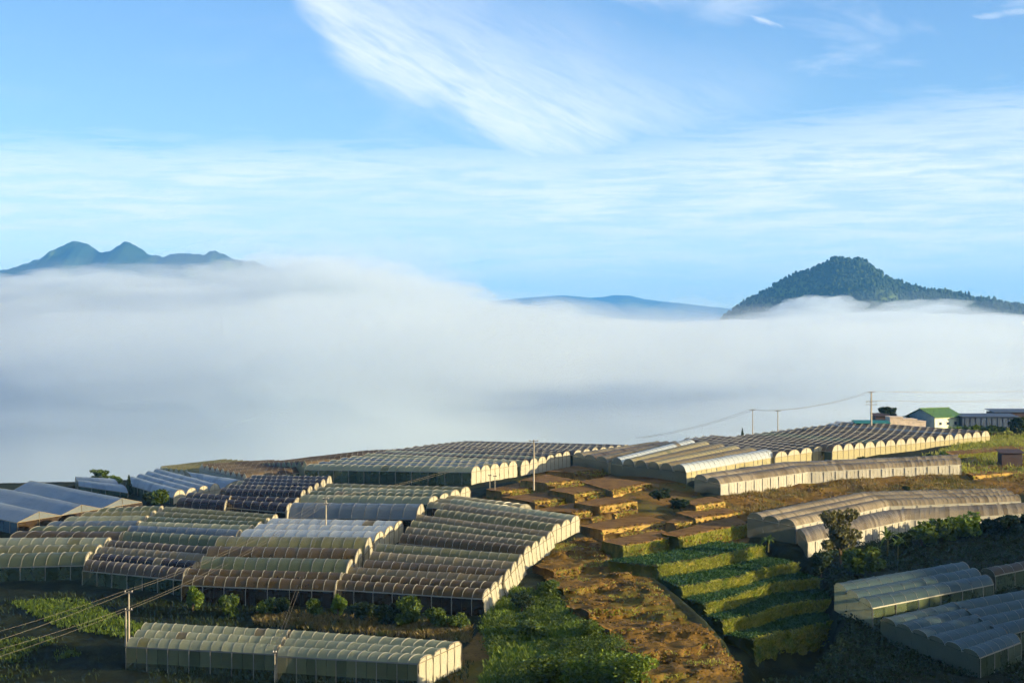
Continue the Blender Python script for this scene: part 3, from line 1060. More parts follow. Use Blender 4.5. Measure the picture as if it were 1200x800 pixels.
    # side walls with posts
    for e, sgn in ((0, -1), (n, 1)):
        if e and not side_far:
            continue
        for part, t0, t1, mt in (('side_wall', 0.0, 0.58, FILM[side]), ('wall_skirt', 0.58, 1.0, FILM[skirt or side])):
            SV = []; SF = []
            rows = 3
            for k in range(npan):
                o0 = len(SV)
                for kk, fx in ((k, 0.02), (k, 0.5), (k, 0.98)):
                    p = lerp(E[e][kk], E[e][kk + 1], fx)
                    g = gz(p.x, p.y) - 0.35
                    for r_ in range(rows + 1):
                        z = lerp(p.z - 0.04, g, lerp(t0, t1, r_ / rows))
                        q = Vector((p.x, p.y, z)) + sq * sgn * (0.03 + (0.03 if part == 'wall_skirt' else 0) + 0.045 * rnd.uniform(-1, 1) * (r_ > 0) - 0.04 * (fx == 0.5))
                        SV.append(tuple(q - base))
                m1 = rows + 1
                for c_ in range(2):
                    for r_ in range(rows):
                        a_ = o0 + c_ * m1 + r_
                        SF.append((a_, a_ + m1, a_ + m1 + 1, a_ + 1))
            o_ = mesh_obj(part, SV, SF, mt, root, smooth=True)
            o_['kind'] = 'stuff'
        if e == 0:
            PV = []; PF = []
            for k in range(0, npan + 1, max(2, int(round(2.4 / plen)))):
                p = E[e][k] + sq * sgn * 0.10
                g = gz(p.x, p.y) - 0.4
                o0 = len(PV)
                for (dx, dy) in ((-.04, -.04), (.04, -.04), (.04, .04), (-.04, .04)):
                    PV.append((p.x + dx - base.x, p.y + dy - base.y, p.z - base.z - 0.1)); PV.append((p.x + dx - base.x, p.y + dy - base.y, g - base.z))
                for s_ in range(4):
                    a_ = o0 + 2 * s_; b_ = o0 + 2 * ((s_ + 1) % 4)
                    PF.append((a_, b_, b_ + 1, a_ + 1))
            pf = mesh_obj('post_row', PV, PF, m_pipe, root)
    return root


GLF = 'plastic film greenhouses on the left of the hill'
GRT = 'plastic film greenhouses on the right of the hill'
# nearest, bottom of the picture
greenhouse('pale green three-span greenhouse nearest the viewer, left half beside the twin pole', [(148, 757), (323, 766)], [(173, 731), (340, 740)], 3, 'pale_green', 2.7, plen=1.35, side='green', skirt='net', group=GLF)
greenhouse('pale green three-span greenhouse nearest the viewer, right half with bright end wall', [(325, 768), (490, 777)], [(346, 740), (540, 754)], 3, 'pale_green', 2.7, plen=1.35, side='green', skirt='net', group=GLF, left_end='end')
# brown stepped range whose right ends climb to the soil terraces
greenhouse('lowest brown section of the stepped range, directly above the hedge', [(393, 690), (565, 701)], [(412, 667), (592, 677)], 3, ['brown', 'brown', 'tan'], 1.9, plen=1.45, side='side_brown', group=GLF, flaps=0.5)
greenhouse('second brown section of the stepped range counted up from the hedge', [(425, 671), (590, 681)], [(446, 641), (613, 655)], 3, ['brown', 'tan', 'olive'], 1.9, plen=1.5, side='side_brown', group=GLF, flaps=0.5)
greenhouse('third section of the stepped range, four grey-brown spans with dark front', [(468, 636), (613, 650)], [(492, 606), (648, 627)], 4, ['brown', 'tan', 'olive', 'tan'], 1.9, plen=1.6, side='side_brown', group=GLF, flaps=0.4)
greenhouse('top section of the stepped range with blue front wall beside the terraces', [(508, 606), (646, 623)], [(535, 587), (679, 608)], 3, ['olive', 'tan', 'pale_green'], 1.9, plen=1.6, side='side_blue', group=GLF)
# middle column
greenhouse('brown two-span greenhouse above the hedge, left of the stepped range', [(213, 685), (392, 692)], [(224, 669), (402, 674)], 2, 'brown', 2.0, plen=1.5, side='side_brown', group=GLF)
greenhouse('dark green-brown two-span greenhouse below the white-roofed one', [(234, 672), (404, 676)], [(248, 647), (424, 650)], 2, ['green', 'brown'], 2.0, plen=1.6, side='side_brown', group=GLF)
greenhouse('narrow olive greenhouse tucked under the white-roofed block', [(250, 650), (426, 650)], [(262, 637), (436, 639)], 1, 'olive', 1.8, plen=1.6, side='side_brown', group=GLF)
greenhouse('white-roofed three-span greenhouse behind the thin pole', [(280, 631), (438, 634)], [(326, 612), (472, 615)], 3, 'white', 2.0, plen=1.8, group=GLF)
greenhouse('broad single-span greenhouse with bluish white film', [(338, 606), (487, 608)], [(348, 596), (497, 598)], 1, 'steel', 2.2, rise=1.5, plen=2.2, side='side_brown', group=GLF)
greenhouse('pale green four-span greenhouse just above the bluish white single span', [(351, 588), (501, 590)], [(388, 570), (551, 575)], 4, ['pale_green', 'green', 'pale_green', 'olive'], 2.0, plen=1.9, group=GLF)
greenhouse('small three-span greenhouse wedged above the blue-fronted section', [(500, 594), (577, 600)], [(522, 581), (622, 594)], 3, 'cream', 1.8, plen=1.8, side='side_brown', group=GLF)
# left column
greenhouse('olive four-span greenhouse with cream end arches, left of the white roof', [(160, 621), (290, 624)], [(198, 597), (326, 607)], 4, ['pale_green', 'green', 'olive', 'olive'], 2.0, plen=1.9, group=GLF)
greenhouse('grey-green two-span greenhouse just below the olive four-span block', [(143, 634), (266, 641)], [(155, 620), (284, 625)], 2, ['green', 'steel'], 1.9, plen=1.9, group=GLF)
greenhouse('plum-brown four-span greenhouse with torn left corner above the dark slope', [(97, 668), (213, 679)], [(133, 637), (254, 645)], 4, ['plum', 'purple', 'tan', 'plum'], 1.9, plen=1.5, group=GLF)
greenhouse('green three-span greenhouse cut off by the left edge of the picture', [(-34, 665), (98, 662)], [(4, 636), (131, 636)], 3, ['green', 'olive', 'pale_green'], 1.9, plen=1.9, group=GLF)
greenhouse('long staggered six-span green greenhouse below the blue gabled roofs', [(10, 633), (138, 634)], [(130, 599), (192, 597)], 6, ['plum', 'green', 'steel', 'pale_green', 'olive', 'green'], 1.9, plen=1.9, group=GLF)
# dark purple block
greenhouse('small dark purple greenhouse behind the cream end arches, left piece', [(206, 594), (262, 598)], [(226, 582), (272, 586)], 2, 'purple', 1.9, plen=2.0, side='side_brown', group=GLF)
greenhouse('dark purple two-span greenhouse with one pale end, above the olive block', [(264, 594), (334, 600)], [(270, 585), (352, 587)], 2, 'purple', 1.9, plen=2.0, side='side_brown', group=GLF)
greenhouse('dark purple five-span greenhouse left of the pale green four-span block', [(256, 583), (351, 586)], [(300, 563), (389, 565)], 5, 'purple', 1.9, plen=2.2, side='side_brown', group=GLF)
# blue ones
greenhouse('blue-grey four-span arched greenhouse with cream ends on the left crest', *CREST['k'][:2], 4, 'blue', CREST['k'][2], rise=1.2, plen=2.5, hoop=0.006, group=GLF, panels=False)
greenhouse('low pale blue two-span greenhouse right behind the gabled blue one', *CREST['b2'][:2], 2, 'blue', CREST['b2'][2], rise=0.8, plen=2.5, hoop=0.006, group=GLF, panels=False)
greenhouse('flat blue single-span greenhouse roof behind the blue arches', *CREST['k2'][:2], 1, 'blue', CREST['k2'][2], rise=0.9, plen=2.5, hoop=0.006, group=GLF, panels=False)
greenhouse('blue gabled greenhouse of three spans at the far left edge', [(-75, 592), (20, 612)], [(55, 566), (166, 588)], 3, 'blue', 1.9, rise=1.15, plen=3.0, kind='gable', seg=6, side='side_blue', end='steel', end_low='side_brown', hoop=0.006, group=GLF, sag=0.0)
# crest, centre
greenhouse('pale green five-span greenhouse with tall green front wall near the crest', *CREST['h1'][:2], 5, ['pale_green', 'steel', 'pale_green', 'steel', 'pale_green'], CREST['h1'][2], rise=0.9, plen=2.4, group=GLF, left_end='end_shade')
greenhouse('grey six-span greenhouse on the crest with bright arched ends', *CREST['h2'][:2], 6, ['pale_green', 'plum', 'pale_green', 'plum', 'tan', 'plum'], CREST['h2'][2], rise=0.9, plen=2.6, group=GLF, panels=False)
greenhouse('farthest grey-brown greenhouse along the crest against the fog', *CREST['h3'][:2], 7, ['plum', 'tan', 'plum'], CREST['h3'][2], rise=0.9, plen=2.8, group=GLF, panels=False)
greenhouse('brown zigzag-fronted greenhouse on the crest, green facing', *CREST['i'][:2], 9, ['plum', 'rust'], CREST['i'][2], rise=1.2, plen=2.8, kind='gable', seg=4, group=GLF, hoop=0.05, panels=False, left_end='pale_green')
greenhouse('brick-brown zigzag-fronted greenhouse on the left crest', *CREST['j'][:2], 9, ['rust', 'plum'], CREST['j'][2], rise=1.2, plen=2.8, kind='gable', seg=4, group=GLF, hoop=0.05, panels=False, left_end='end')
greenhouse('pale zigzag-fronted greenhouse at the left end of the crest', *CREST['z'][:2], 6, 'olive', CREST['z'][2], rise=1.2, plen=2.8, kind='gable', seg=4, group=GLF, panels=False, left_end='end')
# right of the terraces
greenhouse('cream six-span greenhouse with dark arched ends facing the soil terraces', *CREST['q'][:2], 6, ['white', 'tan', 'cream', 'tan', 'cream', 'white'], CREST['q'][2], rise=1.2, plen=2.6, side='side_cream', end='end', left_end='end_shade', group=GRT)
greenhouse('low grey greenhouse on posts left of the cream six-span one', *CREST['q2'][:2], 3, ['tan', 'rust'], CREST['q2'][2], rise=0.8, plen=2.6, side='side_cream', group=GRT, panels=False)
greenhouse('long low bending greenhouse with a cream wall above the bare bank', [(844, 567), (945, 553), (1126, 544)], [(814, 560), (912, 545), (1120, 536)], 2, 'straw', 1.8, rise=0.8, plen=0.8, panels=False, side='side_white', left_end='end_shade', group=GRT)
greenhouse('upper three spans of the bending brown greenhouse below the bare bank', [(932, 616), (1040, 593), (1196, 587)], [(876, 606), (1008, 580), (1174, 576)], 3, 'straw', 2.5, rise=0.8, plen=0.8, panels=False, side='side_white', group=GRT)
greenhouse('lower lean span of the bending brown greenhouse behind the trees', [(946, 635), (1064, 609), (1216, 601)], [(934, 622), (1042, 599), (1208, 591)], 1, 'straw', 1.7, rise=0.8, plen=0.8, panels=False, side='side_white', group=GRT)
# plateau, right
greenhouse('brown four-span greenhouse with cream arches left of the long arched row', *CREST['s1'][:2], 4, 'rust', CREST['s1'][2], rise=1.0, plen=2.8, end='end', end_low='side_cream', group=GRT, panels=False, left_end=None)
greenhouse('wide brown greenhouse of sixteen spans with a row of white arches', *CREST['s2'][:2], 16, ['rust', 'plum', 'rust', 'green', 'green', 'plum', 'rust', 'rust', 'plum', 'tan', 'plum', 'plum', 'steel', 'rust', 'plum', 'rust'], CREST['s2'][2], rise=1.25, plen=3.0, end='end', end_low='side_cream', group=GRT, panels=False, left_end=None)
greenhouse('small pair of white arches left of the tall lattice pole', *CREST['s3'][:2], 2, 'white', CREST['s3'][2], rise=1.2, plen=2.8, group=GRT, panels=False)
# shaded hollow, bottom right
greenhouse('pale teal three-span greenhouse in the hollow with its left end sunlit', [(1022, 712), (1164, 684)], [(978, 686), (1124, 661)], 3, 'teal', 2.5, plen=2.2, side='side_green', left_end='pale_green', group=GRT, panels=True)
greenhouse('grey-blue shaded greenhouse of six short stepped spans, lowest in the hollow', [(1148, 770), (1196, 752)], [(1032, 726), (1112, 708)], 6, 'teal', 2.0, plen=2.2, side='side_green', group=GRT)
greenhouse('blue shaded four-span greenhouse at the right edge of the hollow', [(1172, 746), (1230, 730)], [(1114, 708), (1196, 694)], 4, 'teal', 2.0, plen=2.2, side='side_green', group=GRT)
greenhouse('single dark span at the right edge above the shaded blue ones', [(1166, 674), (1232, 660)], [(1150, 668), (1224, 655)], 1, 'plum', 2.0, plen=2.2, side='side_green', group=GRT)
print('spans', GH_COUNT)

# ------------------------------------------------------------------ terraces cut into the slope
m_plot, nt = mat('tilled_soil')
geo = nt.n('ShaderNodeNewGeometry')
pos = geo.outputs['Position']
n1 = nt.noise(pos, 0.5, 6.0, 0.62); n2 = nt.noise(pos, 2.6, 5.0, 0.65)
c = nt.mix(nt.sstep(n1, 0.3, 0.7), (0.11, 0.060, 0.020), (0.20, 0.115, 0.036))
c = nt.mix(nt.sstep(n2, 0.55, 0.8), c, (0.25, 0.15, 0.05))
b = princ(nt, c, 0.95, 0.08)
nt.l(bump(nt, nt.m('ADD', n2, n1), 0.8, 0.2), b.inputs['Normal'])
out(nt, b.outputs[0])


def riser_mat(name, ca_, cb_, cc, green):
    m, nt = mat(name)
    geo = nt.n('ShaderNodeNewGeometry')
    pos = geo.outputs['Position']
    mp = nt.n('ShaderNodeMapping')
    mp.inputs['Scale'].default_value = (1, 1, 0.45)
    nt.l(pos, mp.inputs[0])
    n1 = nt.noise(mp.outputs[0], 0.7, 6.0, 0.62); n2 = nt.noise(mp.outputs[0], 3.2, 5.0, 0.7)
    c = nt.mix(nt.sstep(n1, 0.3, 0.7), ca_, cb_)
    c = nt.mix(nt.sstep(n2, 0.52, 0.78), c, cc)
    c = nt.mix(nt.m('MULTIPLY', nt.sstep(nt.noise(pos, 0.45, 4.0, 0.6), 0.62 - 0.3 * green, 0.75 - 0.3 * green), 0.85), c, (0.12, 0.13, 0.02))
    b = princ(nt, c, 0.95, 0.08)
    nt.l(bump(nt, nt.m('ADD', n2, n1), 0.9, 0.3), b.inputs['Normal'])
    out(nt, b.outputs[0])
    return m


m_riser = riser_mat('cut_earth', (0.22, 0.135, 0.036), (0.42, 0.28, 0.080), (0.50, 0.36, 0.12), 0.15)
m_riser_g = riser_mat('grassy_earth', (0.14, 0.13, 0.022), (0.25, 0.22, 0.04), (0.26, 0.13, 0.025), 0.7)


def terrace(z, lip, back, h, top_mat, side_mat, lab, n=40, m=8, jit=0.10, batter=0.4, rough=0.34):
    """a block of ground with a level top: lip and back are world polylines at height z, left to right; the cut face falls from the lip"""
    L = resample(lip, n); Bk = resample(back, n)
    V = []; Fq = []; mi = []
    def add(p):
        V.append(tuple(p)); return len(V) - 1
    rnd = random.Random(int(z * 1000) + len(lip))
    wob = [fbm(np.array([q.x]), np.array([q.y]), 1.6, 3, 91)[0] for q in L]
    d = [(L[i] - Bk[i]).normalized() for i in range(n + 1)]
    Lj = [L[i] + d[i] * ((0.6 if top_mat is not m_ground else 1.3) * wob[i]) for i in range(n + 1)]
    grid = []
    for i in range(n + 1):
        row = []
        for j in range(m + 1):
            p = lerp(Bk[i], Lj[i], j / m)
            p = Vector((p.x, p.y, z + (0.10 if top_mat is not m_ground else 0.42) * fbm(np.array([p.x]), np.array([p.y]), 1.3, 3, 95)[0] - (0.08 if j == m else 0)))
            row.append(add(p))
        grid.append(row)
    for i in range(n):
        for j in range(m):
            Fq.append((grid[i][j], grid[i][j + 1], grid[i + 1][j + 1], grid[i + 1][j])); mi.append(0)
    # cut face
    rows = 6
    face = [[grid[i][m]] for i in range(n + 1)]
    for i in range(n + 1):
        p0 = Lj[i]
        for r_ in range(1, rows + 1):
            t = r_ / rows
            off = batter * t ** 1.5 + rough * fbm(np.array([p0.x * 1.0 + t * 3.1]), np.array([p0.y + t * h * 1.7]), 0.9, 3, 99)[0] * (1 if r_ < rows else 0.4)
            p = p0 + d[i] * off
            face[i].append(add((p.x, p.y, z - 0.05 - h * t - (0.5 if r_ == rows else 0))))
    for i in range(n):
        for r_ in range(rows):
            Fq.append((face[i][r_], face[i][r_ + 1], face[i + 1][r_ + 1], face[i + 1][r_])); mi.append(1)
    # left and right flanks
    for i in (0, n):
        nx_ = (L[1] - L[0]).normalized() * (-1 if i == 0 else 1) if i == 0 else (L[n] - L[n - 1]).normalized()
        low = []
        for j in range(m + 1):
            p = Vector(V[grid[i][j]])
            wv = fbm(np.array([p.x]), np.array([p.y]), 0.8, 3, 97)[0]
            q = p + nx_ * (0.25 + 0.2 * wv)
            low.append(add((q.x, q.y, z - h - 0.6)))
        low[m] = face[i][rows]
        for j in range(m):
            Fq.append((grid[i][j], grid[i][j + 1], low[j + 1], low[j])); mi.append(1)
        # close the corner between flank and face
        for r_ in range(rows - 1):
            Fq.append((grid[i][m], face[i][r_ + 1], face[i][r_ + 2], face[i][r_ + 2])[:3]); mi.append(1)
    me = bpy.data.meshes.new('terrace')
    me.from_pydata(V, [], Fq)
    me.materials.append(top_mat); me.materials.append(side_mat)
    me.polygons.foreach_set('material_index', mi)
    me.polygons.foreach_set('use_smooth', [True] * len(mi))
    me.update()
    o = bpy.data.objects.new('terrace', me)
    COL.objects.link(o)
    if top_mat is m_ground:
        ca_ = me.color_attributes.new('cover', 'FLOAT_COLOR', 'POINT')
        ca_.data.foreach_set('color', np.tile(np.array([1, 0, 0, 1], np.float32), len(V)))
    tag(o, kind='structure')
    return o, Lj, Bk, d


Z3 = lambda q: (500 + q[0] / 4.0, 490 + q[1] / 4.0)
PLOTS = [((560, 247), (690, 253), (845, 239), (690, 222), 0.9, 0), ((440, 288), (568, 303), (715, 292), (560, 262), 0.9, 0), ((715, 294), (870, 338), (1050, 305), (850, 272), 0.7, 0),
         ((572, 335), (690, 355), (862, 335), (715, 307), 1.0, 0), ((280, 332), (355, 341), (560, 322), (440, 300), 0.9, 0), ((350, 368), (505, 391), (685, 370), (560, 343), 1.0, 0),
         ((692, 398), (815, 412), (985, 387), (850, 365), 1.9, 0), ((500, 428), (700, 443), (815, 422), (680, 398), 1.5, 0), ((720, 502), (820, 523), (1140, 484), (1000, 450), 1.2, 0),
         ((1120, 486), (1160, 492), (1320, 470), (1220, 440), 1.0, 0), ((820, 573), (925, 597), (1175, 552), (1100, 522), 2.7, 1), ((1100, 540), (1180, 556), (1505, 492), (1440, 455), 2.3, 1)]
plot_info = []
Z3i = lambda x, y: ((x - 500) * 4.0, (y - 490) * 4.0)
PLOTS += [(Z3i(1105, 529), Z3i(1118, 533), Z3i(1232, 524), Z3i(1225, 518), 1.3, 1), (Z3i(1128, 552), Z3i(1140, 557), Z3i(1240, 549), Z3i(1232, 543), 1.4, 0), (Z3i(792, 600), Z3i(815, 607), Z3i(866, 600), Z3i(842, 592), 1.6, 0), (Z3i(800, 588), Z3i(815, 592), Z3i(850, 587), Z3i(832, 581), 1.6, 0)]
for (Lc, Fc_, Rc, Bc, h, g) in PLOTS:
    f = Z3(Fc_)
    z = hit(f[0], f[1], 0.6 * h).z
    q = [plane_hit(*Z3(c_), z) for c_ in (Lc, Fc_, Rc, Bc)]
    o, Lj, Bk, d = terrace(z, [q[1], q[2]], [q[0], q[3]], h + 0.6, m_plot, m_riser_g if g else m_riser, '', n=30, m=8)
    plot_info.append((z, h, Lj, Bk, d, g))
    if h >= 0.9 and not g:
        # a narrow lower ledge in front of the cut face
        rl = random.Random(int(z * 977))
        dd_ = (q[1] - q[0]).normalized()
        w_l = rl.uniform(1.2, 2.2)
        run = (q[2] - q[1])
        a0 = q[1] + run * rl.uniform(0.0, 0.2) + dd_ * w_l; a1 = q[1] + run * rl.uniform(0.75, 1.0) + dd_ * w_l * rl.uniform(0.7, 1.1)
        zl = z - 0.55 * h
        lo = [Vector((p.x, p.y, zl)) for p in (a0, lerp(a0, a1, 0.5) + dd_ * rl.uniform(-.3, .3), a1)]
        bk = [Vector((p.x, p.y, zl)) for p in (q[1], lerp(q[1], q[2], 0.5), q[2])]
        o, Lj2, Bk2, d2 = terrace(zl, lo, bk, h * 0.6 + 0.5, m_plot, m_riser, '', n=30, m=5)
        plot_info.append((zl, h * 0.5, Lj2, Bk2, d2, 0))

# slumped ledges on the dug slope below
LEDGES = [([(648, 668), (680, 664), (718, 652)], 0.8), ([(662, 690), (700, 686), (746, 674)], 0.9), ([(690, 715), (738, 712), (778, 700)], 1.0), ([(716, 738), (765, 736), (806, 724)], 1.0), ([(744, 764), (800, 762), (842, 750)], 1.1), ([(752, 792), (812, 789), (866, 774)], 1.3)]
for lp, h in LEDGES:
    z = hit(lp[1][0], lp[1][1], 0.55 * h).z
    lip = [plane_hit(c_[0], c_[1], z) for c_ in lp]
    back = [p + Vector((-0.45, 0.89, 0)) * 5.5 for p in lip]
    o, Lj, Bk, d = terrace(z, lip, back, h + 0.5, m_ground, m_ground, '', n=40, m=8, rough=0.5, batter=0.8)
    plot_info.append((z, h, Lj, Bk, d, 0))

# planted steps lower down
Z8 = lambda q: (720 + q[0] / 4.286, 600 + q[1] / 4.286)
STEPS = [([(215, 270), (450, 235), (560, 215), (750, 172)], 1.5), ([(340, 378), (520, 345), (650, 322), (700, 300), (800, 275), (930, 255)], 1.3),
         ([(455, 465), (600, 430), (720, 385), (780, 358), (900, 345), (1035, 335)], 1.3), ([(550, 550), (700, 520), (840, 470), (960, 450), (1115, 440)], 1.5),
         ([(690, 640), (850, 600), (1000, 572), (1150, 530)], 2.6)]
m_crop_soil, nt = mat('crop_bed_soil')
geo = nt.n('ShaderNodeNewGeometry')
n2 = nt.noise(geo.outputs['Position'], 2.0, 5.0, 0.65)
c = nt.mix(n2, (0.02, 0.028, 0.012), (0.05, 0.042, 0.018))
b = princ(nt, c, 0.95, 0.08)
out(nt, b.outputs[0])
p0 = Z8((450, 235))
zz = hit(p0[0], p0[1], 0.5).z
step_info = []
prev = None
for si, (lp, h) in enumerate(STEPS):
    lip = [plane_hit(*Z8(c_), zz) for c_ in lp]
    if prev is None:
        back = [p + Vector((-0.75, 0.66, 0)) * 8.5 for p in lip]
        back = [Vector((p.x, p.y, zz)) for p in back]
    else:
        pl = resample(prev, 12)
        back = [Vector((p.x, p.y, zz)) for p in pl]
    o, Lj, Bk, d = terrace(zz, lip, back, h + 0.3, m_crop_soil, m_riser_g, '', n=60, m=8, rough=0.26, batter=0.45)
    step_info.append((zz, h, Lj, Bk, d))
    prev = lip
    zz -= h

# ------------------------------------------------------------------ foliage
def leaf_mat(name, c1, c2, c3=None, trans=0.35):
    m, nt = mat(name)
    g = nt.n('ShaderNodeNewGeometry')
    rp = g.outputs['Random Per Island']
    c = nt.mix(rp, c1, c2)
    if c3 is not None:
        c = nt.mix(nt.sstep(nt.noise(g.outputs['Position'], 0.5, 3.0, 0.6), 0.5, 0.72), c, c3)
    b = princ(nt, c, 0.6, 0.25)
    tr = nt.n('ShaderNodeBsdfTranslucent')
    nt.l(c, tr.inputs['Color'])
    mx = nt.n('ShaderNodeMixShader')
    mx.inputs[0].default_value = trans
    nt.l(b.outputs[0], mx.inputs[1]); nt.l(tr.outputs[0], mx.inputs[2])
    out(nt, mx.outputs[0])
    return m


LM = {
    'bush': leaf_mat('leaf_bush', (0.038, 0.072, 0.010), (0.105, 0.150, 0.018)),
    'dark': leaf_mat('leaf_dark', (0.010, 0.024, 0.008), (0.030, 0.052, 0.013)),  # leaf colour darkened to deepen the shade in hollow and lower left
    'bright': leaf_mat('leaf_bright', (0.070, 0.13, 0.012), (0.16, 0.22, 0.022)),
    'olive': leaf_mat('leaf_olive', (0.060, 0.066, 0.020), (0.13, 0.12, 0.035)),
    'dry': leaf_mat('leaf_dry_grass', (0.17, 0.20, 0.025), (0.33, 0.33, 0.05), (0.12, 0.19, 0.022)),
    'crop': leaf_mat('leaf_crop', (0.014, 0.050, 0.014), (0.040, 0.100, 0.026)),
    'straw': leaf_mat('leaf_straw', (0.13, 0.10, 0.03), (0.24, 0.18, 0.06), (0.08, 0.10, 0.02)),
}
m_bark, nt = mat('bark')
geo = nt.n('ShaderNodeNewGeometry')
b = princ(nt, nt.mix(nt.noise(geo.outputs['Position'], 3.0, 4.0, 0.6), (0.05, 0.035, 0.022), (0.12, 0.09, 0.06)), 0.9, 0.1)
out(nt, b.outputs[0])


def leaves(C, size, nrm=None, rng=RNG, aspect=0.6, flat=0.0):
    """one small folded leaf-clump quad at each centre"""
    n = len(C)
    a = rng.normal(size=(n, 3)); a[:, 2] *= (1 - flat)
    a /= np.linalg.norm(a, axis=1)[:, None] + 1e-9
    b_ = rng.normal(size=(n, 3))
    b_ -= (b_ * a).sum(1)[:, None] * a
    b_ /= np.linalg.norm(b_, axis=1)[:, None] + 1e-9
    s = (size * rng.uniform(0.6, 1.3, n))[:, None] if np.isscalar(size) else (size * rng.uniform(0.6, 1.3, n))[:, None]
    u = a * s; v = b_ * s * aspect
    V = np.stack([C - u, C + v * 0.9, C + u, C - v], 1).reshape(-1, 3)
    Q = np.arange(4 * n).reshape(n, 4)
    return V, Q


def blades(C, hgt, wid, rng=RNG, lean=0.5):
    """upright grass blades, tapering, bent over at the tip"""
    n = len(C)
    a = rng.uniform(0, 2 * np.pi, n)
    side = np.stack([np.cos(a), np.sin(a), np.zeros(n)], 1)
    ln = np.stack([-np.sin(a), np.cos(a), np.zeros(n)], 1) * (rng.uniform(0, lean, n)[:, None])
    h = (hgt * rng.uniform(0.55, 1.25, n))[:, None]
    w_ = wid * rng.uniform(0.7, 1.3, n)[:, None]
    up_ = np.array([0, 0, 1.0])
    V = np.stack([C - side * w_, C + side * w_, C + side * w_ * 0.6 + (up_ + ln * 0.5) * h * 0.6, C + (up_ + ln * 1.3) * h], 1).reshape(-1, 3)
    Q = np.arange(4 * n).reshape(n, 4)
    return V, Q


def crown_pts(n, lobes, rng):
    """points through lobes (x,y,z,rx,ry,rz), denser near the surface"""
    wts = np.array([l[3] * l[4] * l[5] for l in lobes]) ** 0.67
    wts /= wts.sum()
    k = rng.choice(len(lobes), n, p=wts)
    L = np.array(lobes)[k]
    d = rng.normal(size=(n, 3)); d /= np.linalg.norm(d, axis=1)[:, None]
    r = rng.uniform(0.35, 1.0, n) ** 0.45
    r *= 1 + 0.18 * np.sin(d[:, 0] * 7 + k) * np.sin(d[:, 1] * 6 + 2 * k)
    return L[:, :3] + d * r[:, None] * L[:, 3:6]


TREE_CACHE = {}


def plant(name, label, cat, base, height, width, leaf, kind='bush', seed=0, nleaf=500, lsize=0.16, group=None, rz=None):
    """bush or tree: crown of leaf clumps in uneven lobes over a trunk with limbs; unit shapes are shared between alike plants"""
    key = (kind, leaf, seed, nleaf, lsize)
    if key not in TREE_CACHE:
        r = np.random.default_rng(seed + 100)
        lobes = []
        if kind == 'bush':
            for q in range(9):
                a = r.uniform(0, 6.28); d_ = r.uniform(0, 0.36)
                s = r.uniform(0.16, 0.30)
                lobes.append((d_ * math.cos(a), d_ * math.sin(a), r.uniform(0.22, 0.78) * (1 - 0.5 * d_), s, s, s * r.uniform(0.7, 1.1)))
            zt = 0.25
        elif kind == 'cone':
            for q in range(10):
                t = q / 9.0
                s = 0.42 * (1 - 0.8 * t)
                lobes.append((r.uniform(-.05, .05), r.uniform(-.05, .05), 0.16 + 0.78 * t, s, s, 0.12))
            zt = 0.2
        else:
            for q in range(13):
                a = r.uniform(0, 6.28); d_ = r.uniform(0.05, 0.36)
                s = r.uniform(0.11, 0.22)
                lobes.append((d_ * math.cos(a), d_ * math.sin(a), r.uniform(0.36, 0.88) - 0.25 * max(0, d_ - 0.2), s, s, s * r.uniform(0.55, 0.85)))
            zt = 0.4
        C = crown_pts(nleaf, lobes, r)
        C[:, 2] = np.maximum(C[:, 2], 0.03)
        V, Q = leaves(C, lsize, rng=r)
        me = bpy.data.meshes.new('crown')
        me.from_pydata(V.tolist(), [], Q.tolist())
        me.materials.append(LM[leaf]); me.update()
        paths = [[((0, 0, -0.12), 0.035), ((0.01, 0.01, zt), 0.026), ((0.0, 0.02, 0.7), 0.010)]]
        for q in range(6):
            l_ = lobes[q]
            paths.append([((0, 0, zt * r.uniform(0.4, 1.0)), 0.017), ((l_[0] * 0.55, l_[1] * 0.55, lerp(zt, l_[2], 0.55)), 0.011), (l_[:3], 0.004)])
        TV, TF = tube_mesh(paths)
        mt = bpy.data.meshes.new('trunk')
        mt.from_pydata(TV, [], TF)
        mt.materials.append(m_bark); mt.update()
        TREE_CACHE[key] = (me, mt)
    me, mt = TREE_CACHE[key]
    root = empty(name, base)
    root.rotation_euler.z = rz if rz is not None else random.uniform(0, 6.28)
    root.scale = (width, width, height)
    tag(root, label, cat, group)
    for nm, dat in (('crown', me), ('trunk', mt)):
        o = bpy.data.objects.new(nm, dat)
        COL.objects.link(o)
        o.parent = root
    return root


def bush_at(px, py, wpx, hpx, leaf, label, seed=0, kind='bush', cat='bush', name='bush', nleaf=1100, lsize=0.075, group=None, h=0.0):
    p = hit(px, py, h)
    D = p.y
    return plant(name, label, cat, (p.x, p.y, gz(p.x, p.y) - 0.05), hpx / F * D, wpx / F * D, leaf, kind, seed, nleaf, lsize, group)


